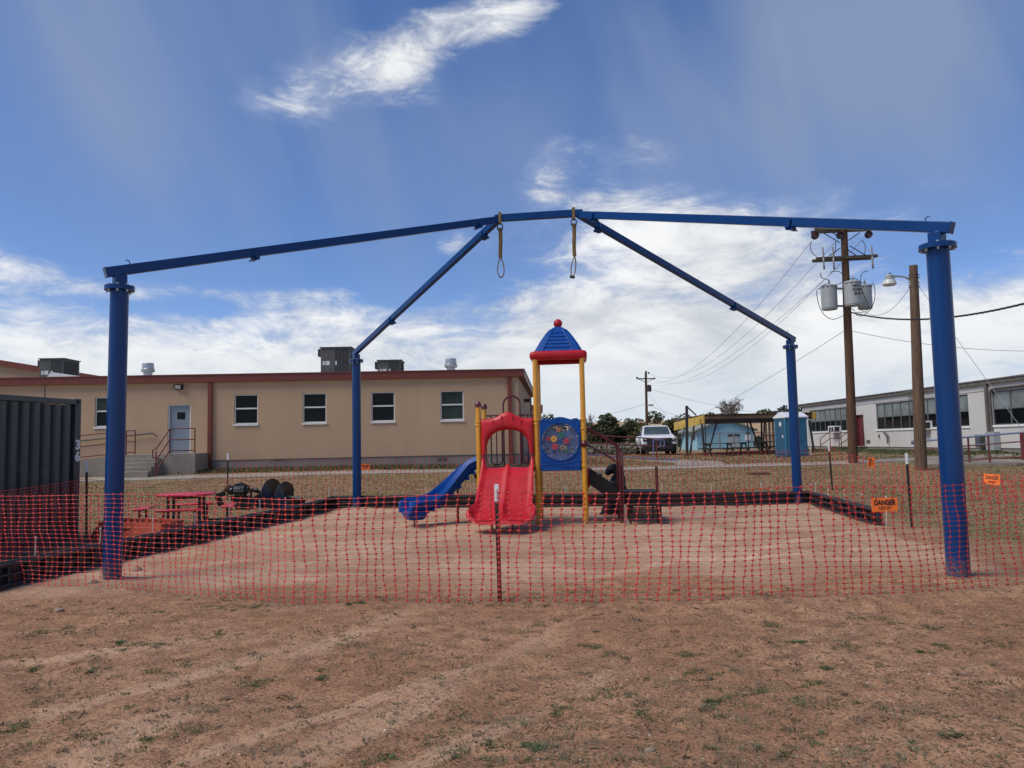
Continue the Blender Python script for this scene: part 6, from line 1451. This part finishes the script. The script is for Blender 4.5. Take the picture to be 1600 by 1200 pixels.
# ------------------------------------------------------------------ trees
def leaf_cloud(mb, lobes, n, size, seed, flat=.8):
    r_ = random.Random(seed); vs, fs = mb.v, mb.f
    tot = sum(l[3]**2 for l in lobes)
    for (cx_, cy_, cz_, rr_) in lobes:
        for _ in range(int(n*rr_*rr_/tot)):
            while True:
                v = Vector((r_.uniform(-1, 1), r_.uniform(-1, 1), r_.uniform(-1, 1)))
                if .25 < v.length < 1: break
            v = v.normalized()*(v.length**.45); nz = mnoise.noise(v*2.3+Vector((cx_, cy_, seed))); 
            if nz < -.22: continue
            p = Vector((cx_, cy_, cz_)) + Vector((v.x, v.y, v.z*flat))*rr_*(.86+.30*nz)
            s_ = size*r_.uniform(.6, 1.4); q1 = Vector((r_.uniform(-1, 1), r_.uniform(-1, 1), r_.uniform(-1, 1))).normalized(); q2 = q1.cross(Vector((r_.uniform(-1, 1), r_.uniform(-1, 1), 1))).normalized()
            o = len(vs); vs += [p-q1*s_*.5, p+q2*s_*.45, p+q1*s_*.6, p-q2*s_*.35]; fs.append((o, o+1, o+2, o+3))
def juniper(label, px, pyt, w_px, Y, seed, leaf='juniper_leaf', name='juniper_tree', n=2600, size=.30, dense=True):
    top_ = at(px, pyt, Y); g0 = gzf(top_.x, Y); h = top_.z-g0; wid = w_px*Y/1200
    t_ = thing(name, label, 'tree', (top_.x, Y, g0), 0, 'trees beyond the field'); r_ = random.Random(seed)
    tr = MB(); tr.tube([(0, 0, -.2), (.1, 0, h*.3), (-.05, .1, h*.6), (0, 0, h*.85)], [.22, .17, .12, .04], 8)
    for k in range(7):
        q = r_.uniform(0, 6.28); l_ = wid*.38*r_.uniform(.6, 1.1); z = h*r_.uniform(.12, .55); tr.tube([(0, 0, z), (l_*.5*math.cos(q), l_*.5*math.sin(q), z+h*.12), (l_*math.cos(q), l_*math.sin(q), z+h*.25)], [.10, .07, .03], 6)
    tr.build('trunk', 'bark', t_)
    lobes = [(0, 0, h*.72, h*.27)]
    for k in range(13):
        q = r_.uniform(0, 6.28); rad_ = wid*.5*r_.uniform(.2, .80); zf = r_.uniform(.18, .75)*(1-.30*rad_/(wid*.5)); s_ = h*r_.uniform(.15, .25); lobes.append((rad_*math.cos(q), rad_*math.sin(q)*.8, h*zf, s_))
    for s_ in (-1, 1): lobes += [(s_*wid*.30, 0, h*.30, h*.24), (s_*wid*.16, -.3, h*.50, h*.24)]
    mb = MB(); leaf_cloud(mb, lobes, n, size, seed); mb.build('crown', leaf, t_, smooth=False)
    core = MB(); 
    return t_
juniper('big dark juniper just right of the tower, tallest of the far trees', 948, 641, 62, 78, 11, n=15000, size=.20)
juniper('small round juniper on the slope between the big juniper and the far pole', 982, 650, 17, 100, 12, n=3000, size=.18)
juniper('dark juniper half hidden behind the yellow tower post', 918, 656, 26, 82, 13, n=4500, size=.19)
juniper('broad olive juniper behind the white truck', 1046, 652, 58, 84, 14, leaf='olive_leaf', n=12000, size=.20)
juniper('low olive juniper left of the white truck, behind the sagebrush', 1000, 662, 40, 76, 15, leaf='olive_leaf', n=7000, size=.20)
juniper('dark juniper top just above the yellow end of the shelter', 1076, 647, 26, 92, 16, n=3500, size=.2)
juniper('dark juniper behind the left corner of the blue house', 1068, 672, 22, 74, 17, n=3000, size=.2)
juniper('small juniper right of the blue house', 1184, 680, 18, 76, 18, n=2500, size=.2)
def bare_tree(label, px, pyt, w_px, Y, seed, lv=5):
    top_ = at(px, pyt, Y); g0 = gzf(top_.x, Y); h = top_.z-g0; t_ = thing('bare_tree', label, 'tree', (top_.x, Y, g0), 0, 'leafless trees'); r_ = random.Random(seed); mb = MB(); sp_ = w_px*Y/1200/h
    def grow(p, d, l_, r0, k):
        q = p + d*l_*.5 + Vector((r_.uniform(-1, 1), r_.uniform(-1, 1), 0))*l_*.06; e_ = p+d*l_; mb.tube([p, q, e_], [r0, r0*.85, r0*.65], 5, caps=False)
        if k == 0: return
        for _ in range(3 if k > 2 else 4):
            nd = (d + Vector((r_.uniform(-1, 1)*sp_*1.1, r_.uniform(-1, 1), r_.uniform(-.35, .7)))*.85).normalized(); grow(e_ if r_.random() < .7 else q, nd, l_*r_.uniform(.55, .85), max(.018, r0*.55), k-1)
    grow(Vector((0, 0, -.2)), Vector((0, 0, 1)), h*.36, h*.035, lv); mb.build('branches', 'bark_grey', t_)
bare_tree('leafless grey tree rising behind the shelter roof', 1142, 618, 84, 80, 5, lv=6)
bare_tree('pale leafless shrub left of the big dark juniper', 926, 645, 30, 90, 8, lv=4)
# scattered far junipers and scrub: too many to count
fj = MB(); r_ = random.Random(21)
for _ in range(95):
    y = r_.uniform(105, 260); x = y*r_.uniform(-.1, .62); g0 = gzf(x, y); s_ = r_.uniform(.8, 1.7); leaf_cloud(fj, [(x, y, g0+s_*.5, s_), (x+s_*.6, y, g0+s_*.4, s_*.7)], 320, .28+y*.0008, r_.randint(0, 9999))
o = fj.build('far_woodland', 'juniper_leaf', None, smooth=False, kind='stuff'); o['label'] = 'scattered dark junipers dotting the far hillside'
sg_ = MB()
for _ in range(330):
    y = r_.uniform(55, 92); x = y*r_.uniform(.05, .17); g0 = gzf(x, y); s_ = r_.uniform(.35, .75); leaf_cloud(sg_, [(x, y, g0+s_*.5, s_)], 90, .16, r_.randint(0, 9999))
o = sg_.build('sagebrush', 'sage_leaf', None, smooth=False, kind='stuff'); o['label'] = 'pale grey sagebrush on the slope behind the railing'

# ------------------------------------------------------------------ weeds, dry litter, pebbles
def blades(mb_v, mb_f, x, y, z, n, h, spread, w, r_, lean=.6):
    for _ in range(n):
        q = r_.uniform(0, 6.28); rr_ = spread*math.sqrt(r_.random()); bx, by = x+rr_*math.cos(q), y+rr_*math.sin(q); hh_ = h*r_.uniform(.4, 1.2); a_ = r_.uniform(0, 6.28)
        dx_, dy_ = math.cos(a_), math.sin(a_); l_ = lean*hh_*r_.uniform(.2, 1.4)*(.5+rr_/max(spread, .01)*.5); q2 = r_.uniform(-1, 1); ex, ey = dx_*l_, dy_*l_; px_, py_ = -dy_*w, dx_*w
        if r_.random() < .5: px_, py_ = w, 0
        o = len(mb_v); z0 = z-.006
        mb_v.extend([(bx-px_, by-py_, z0), (bx+px_, by+py_, z0), (bx+ex*.45+px_*.8, by+ey*.45+py_*.8, z0+hh_*.62), (bx+ex*.45-px_*.8, by+ey*.45-py_*.8, z0+hh_*.62), (bx+ex, by+ey, z0+hh_)])
        mb_f.extend([(o, o+1, o+2, o+3), (o+3, o+2, o+4)])
def stuff(name, label, v, f, mat):
    me_ = bpy.data.meshes.new(name); me_.from_pydata(v, [], f); me_.materials.append(M[mat]); o = bpy.data.objects.new(name, me_); COL.objects.link(o); o['kind'] = 'stuff'; o['label'] = label; return o
rg = random.Random(31); gv, gf_ = [], []; dv, df_ = [], []; sv, sf = [], []
# dense low green rosettes seen one by one in the foreground
tufts = [(253, 963), (402, 953), (555, 945), (572, 1007), (188, 1007), (215, 1014), (249, 1009), (334, 996), (348, 957), (50, 1041), (418, 1068), (247, 1057), (155, 1049), (80, 989), (28, 1135), (152, 1150), (248, 1158), (500, 1056), (695, 1054), (840, 1165), (664, 1166), (760, 1171), (840, 945), (1237, 1005), (1332, 965), (1530, 1065), (1168, 1077), (1108, 1100), (1342, 1108), (1092, 1056), (1455, 978), (1192, 970), (812, 982), (1080, 1018), (1160, 1092), (1447, 1020), (1395, 972), (1470, 1008), (1556, 1003), (1290, 1072), (945, 1088), (1005, 1115), (1233, 1164), (1500, 1150), (1325, 1012), (930, 1010), (870, 1105), (700, 1110), (590, 1190), (1290, 1045)]
for px, py in tufts:
    p = G(px, py); s_ = rg.uniform(.05, .12)
    for _ in range(rg.randint(3, 7)):
        x, y = p.x+rg.gauss(0, s_*.9), p.y+rg.gauss(0, s_*.8); blades(gv, gf_, x, y, hz(x, y), 58, .019, s_*.60, .0024, rg, 2.0)
for _ in range(1000):
    y = 2.2+6.5*rg.random()**.8; x = y*rg.uniform(-.72, .72); 
    if fbm(np.array([x]), np.array([y]), .5, 3, 77)[0] < .44 and rg.random() < .75: continue
    s_ = rg.uniform(.02, .07); k = rg.randint(8, 34); (blades(gv, gf_, x, y, hz(x, y), k+12, .020, s_, .0024, rg, 1.8) if rg.random() < .22 else blades(dv, df_, x, y, hz(x, y), k, .02, s_*1.3, .004, rg, 2.0))
# thin sage-green grass, mostly lower right
for _ in range(900):
    y = 2.3+4.2*rg.random(); x = y*rg.uniform(-.70, .70); cx_, cy_ = 1.4, 3.9
    dns = math.exp(-((x-1.0)**2/1.6+(y-3.7)**2/1.5)) + .45*math.exp(-((x+1.5)**2/.5+(y-3.0)**2/.4)) + .06
    if rg.random() > dns*1.1: continue
    blades(sv, sf, x, y, hz(x, y), rg.randint(16, 50), .042, rg.uniform(.03, .13), .0013, rg, 1.1)
# dry litter all over the front dirt
for _ in range(24000):
    y = 2.2+7.2*rg.random(); x = y*rg.uniform(-.74, .74); z = hz(x, y)
    if fbm(np.array([x]), np.array([y]), .8, 3, 55)[0] < .42 and rg.random() < .6: continue
    l_ = rg.uniform(.008, .03) if rg.random() < .96 else rg.uniform(.04, .11); a_ = rg.uniform(0, 6.28); o = len(dv); c_, s_ = math.cos(a_)*l_, math.sin(a_)*l_; w_ = rg.uniform(.0015, .005)
    dv.extend([(x-c_, y-s_, z+.002), (x+s_*w_/l_, y-c_*w_/l_, z+.006), (x+c_, y+s_, z+rg.uniform(.002, .012)), (x-s_*w_/l_, y+c_*w_/l_, z+.007)]); df_.append((o, o+1, o+2, o+3))
stuff('weeds', 'low green weeds in tufts on the front dirt', gv, gf_, 'grass_green'); stuff('thin_grass', 'sparse grey green grass at the front right', sv, sf, 'grass_sage'); stuff('dry_litter', 'dry stalks and leaf bits strewn on the dirt', dv, df_, 'grass_dry')
# field beyond the border
fv, ff = [], []; fgv, fgf = [], []; r_ = random.Random(9); cnt = 0
def inpit(x, y): 
    s1_ = line_d(x, y, B_FL, B_BL)[0]; s2_ = -line_d(x, y, B_FR, B_BR)[0]; s3_ = line_d(x, y, B_BL, B_BR)[0]; return s1_ > -.12 and s2_ > -.12 and s3_ > -.12
for _ in range(15000):
    y = 10.5+24*r_.random()**.9; x = y*r_.uniform(-.80, .80)
    if abs(y-np.interp(x, [-30, -13, 3, 26], [28.6, 29.0, 30.3, 32.6])) < .75: continue
    if inpit(x, y) or (abs(x) < 7.4 and y < 17.8 and x > -4.6) or (x > -5 and x < 5.5 and y < 18.2): continue
    g_ = fbm(np.array([x]), np.array([y]), .35, 3, 66)[0]; k = 1+y/22
    tv, tf = (fgv, fgf) if r_.random() < (.62 if g_ > .5 else .25) else (fv, ff)
    blades(tv, tf, x, y, hz(x, y), r_.randint(7, 11), .020*k, .26*k, .0042*k, r_, 1.8)
for _ in range(2600):
    y = 34+22*r_.random(); x = y*r_.uniform(.03, .62); blades(fv if r_.random() < .6 else fgv, ff if False else (ff if False else (ff)), x, y, hz(x, y), 0, .1, .1, .02, r_) 
    tv, tf = (fgv, fgf) if r_.random() < .5 else (fv, ff); blades(tv, tf, x, y, hz(x, y), 5, .05, .35, .02, r_, 1.5)
# green strip at the foot of the tan wall and by the block building
for _ in range(2300):
    if r_.random() < .6: x = r_.uniform(-13.4, .6); y = r_.uniform(30.9, 32.4) + x*.03
    else: y = r_.uniform(27.5, 52); x = 21.9-r_.random()**2*4
    blades(fgv, fgf, x, y, hz(x, y), 7, .12, .16, .014, r_, .8)
stuff('field_grass', 'short green weeds on the field behind the border', fgv, fgf, 'grass_green'); stuff('field_litter', 'dry brown grass and leaf litter on the field', fv, ff, 'grass_dry')
# pebbles
pv, pf_ = [], []; r_ = random.Random(4)
def pebble(x, y, z, s_):
    o = len(pv); sx_, sy_, sz_ = s_*r_.uniform(.7, 1.3), s_*r_.uniform(.7, 1.3), s_*r_.uniform(.4, .8); a_ = r_.uniform(0, 6.28)
    base6 = [(1, 0, 0), (0, 1, 0), (-1, 0, 0), (0, -1, 0)]
    pv.append((x+r_.uniform(-.2, .2)*s_, y, z+sz_))
    for ring_, zz_ in ((.8, .55), (1, .05)):
        for k in range(6):
            q = a_+k*PI/3; m_ = ring_*r_.uniform(.85, 1.15); pv.append((x+sx_*m_*math.cos(q), y+sy_*m_*math.sin(q), z+sz_*zz_))
    for k in range(6): pf_.append((o, o+1+k, o+1+(k+1) % 6)); pf_.append((o+1+k, o+7+k, o+7+(k+1) % 6, o+1+(k+1) % 6))
for _ in range(2600):
    y = 2.2+9.5*r_.random()**.9; x = y*r_.uniform(-.74, .74); pebble(x, y, hz(x, y)-.002, r_.uniform(.003, .009)*(1+y*.06))
for _ in range(420):
    x, y = -4.95+r_.gauss(0, .75), 9.35+r_.gauss(0, .42); pebble(x, y, hz(x, y)-.004, r_.uniform(.006, .020))
for _ in range(160):
    x, y = -2.35+r_.gauss(0, .30), 8.05+r_.gauss(0, .12); pebble(x, y, hz(x, y)-.004, r_.uniform(.006, .016))
for _ in range(500):
    x, y = r_.uniform(-5, 5.4), 0; y = 8.3+r_.gauss(0, .5); pebble(x, y, hz(x, y)-.003, r_.uniform(.004, .013))
stuff('gravel', 'small pale stones scattered over the dirt', pv, pf_, 'pebble_mix')
rs = random.Random(14)
names = [('flat pale stone lying in the grass at the bottom right of centre', 1016, 1174, .030), ('pale stone left of the near left blue post', 92, 955, .05), ('palest rock right of the foot of the near left blue post', 214, 893, .075), ('squat brown rock just left of the near left blue post', 145, 913, .07)]
for lab, px, py, s_ in names:
    p = G(px, py); me_ = MB(); prof_ = [(.001, -.3), (.7, -.2), (1, .1), (.8, .45), (.4, .62), (.001, .66)]
    me_.lathe(prof_, n=9); 
    for i, v_ in enumerate(me_.v): me_.v[i] = v_*s_*(1+.35*mnoise.noise(v_*1.7+Vector((px, 0, 0))))
    o = me_.build('rock', 'rock', None, ang=20); o.location = (p.x, p.y, hz(p.x, p.y)); o.rotation_euler = (0, 0, rs.uniform(0, 3)); tag(o, lab, 'rock')
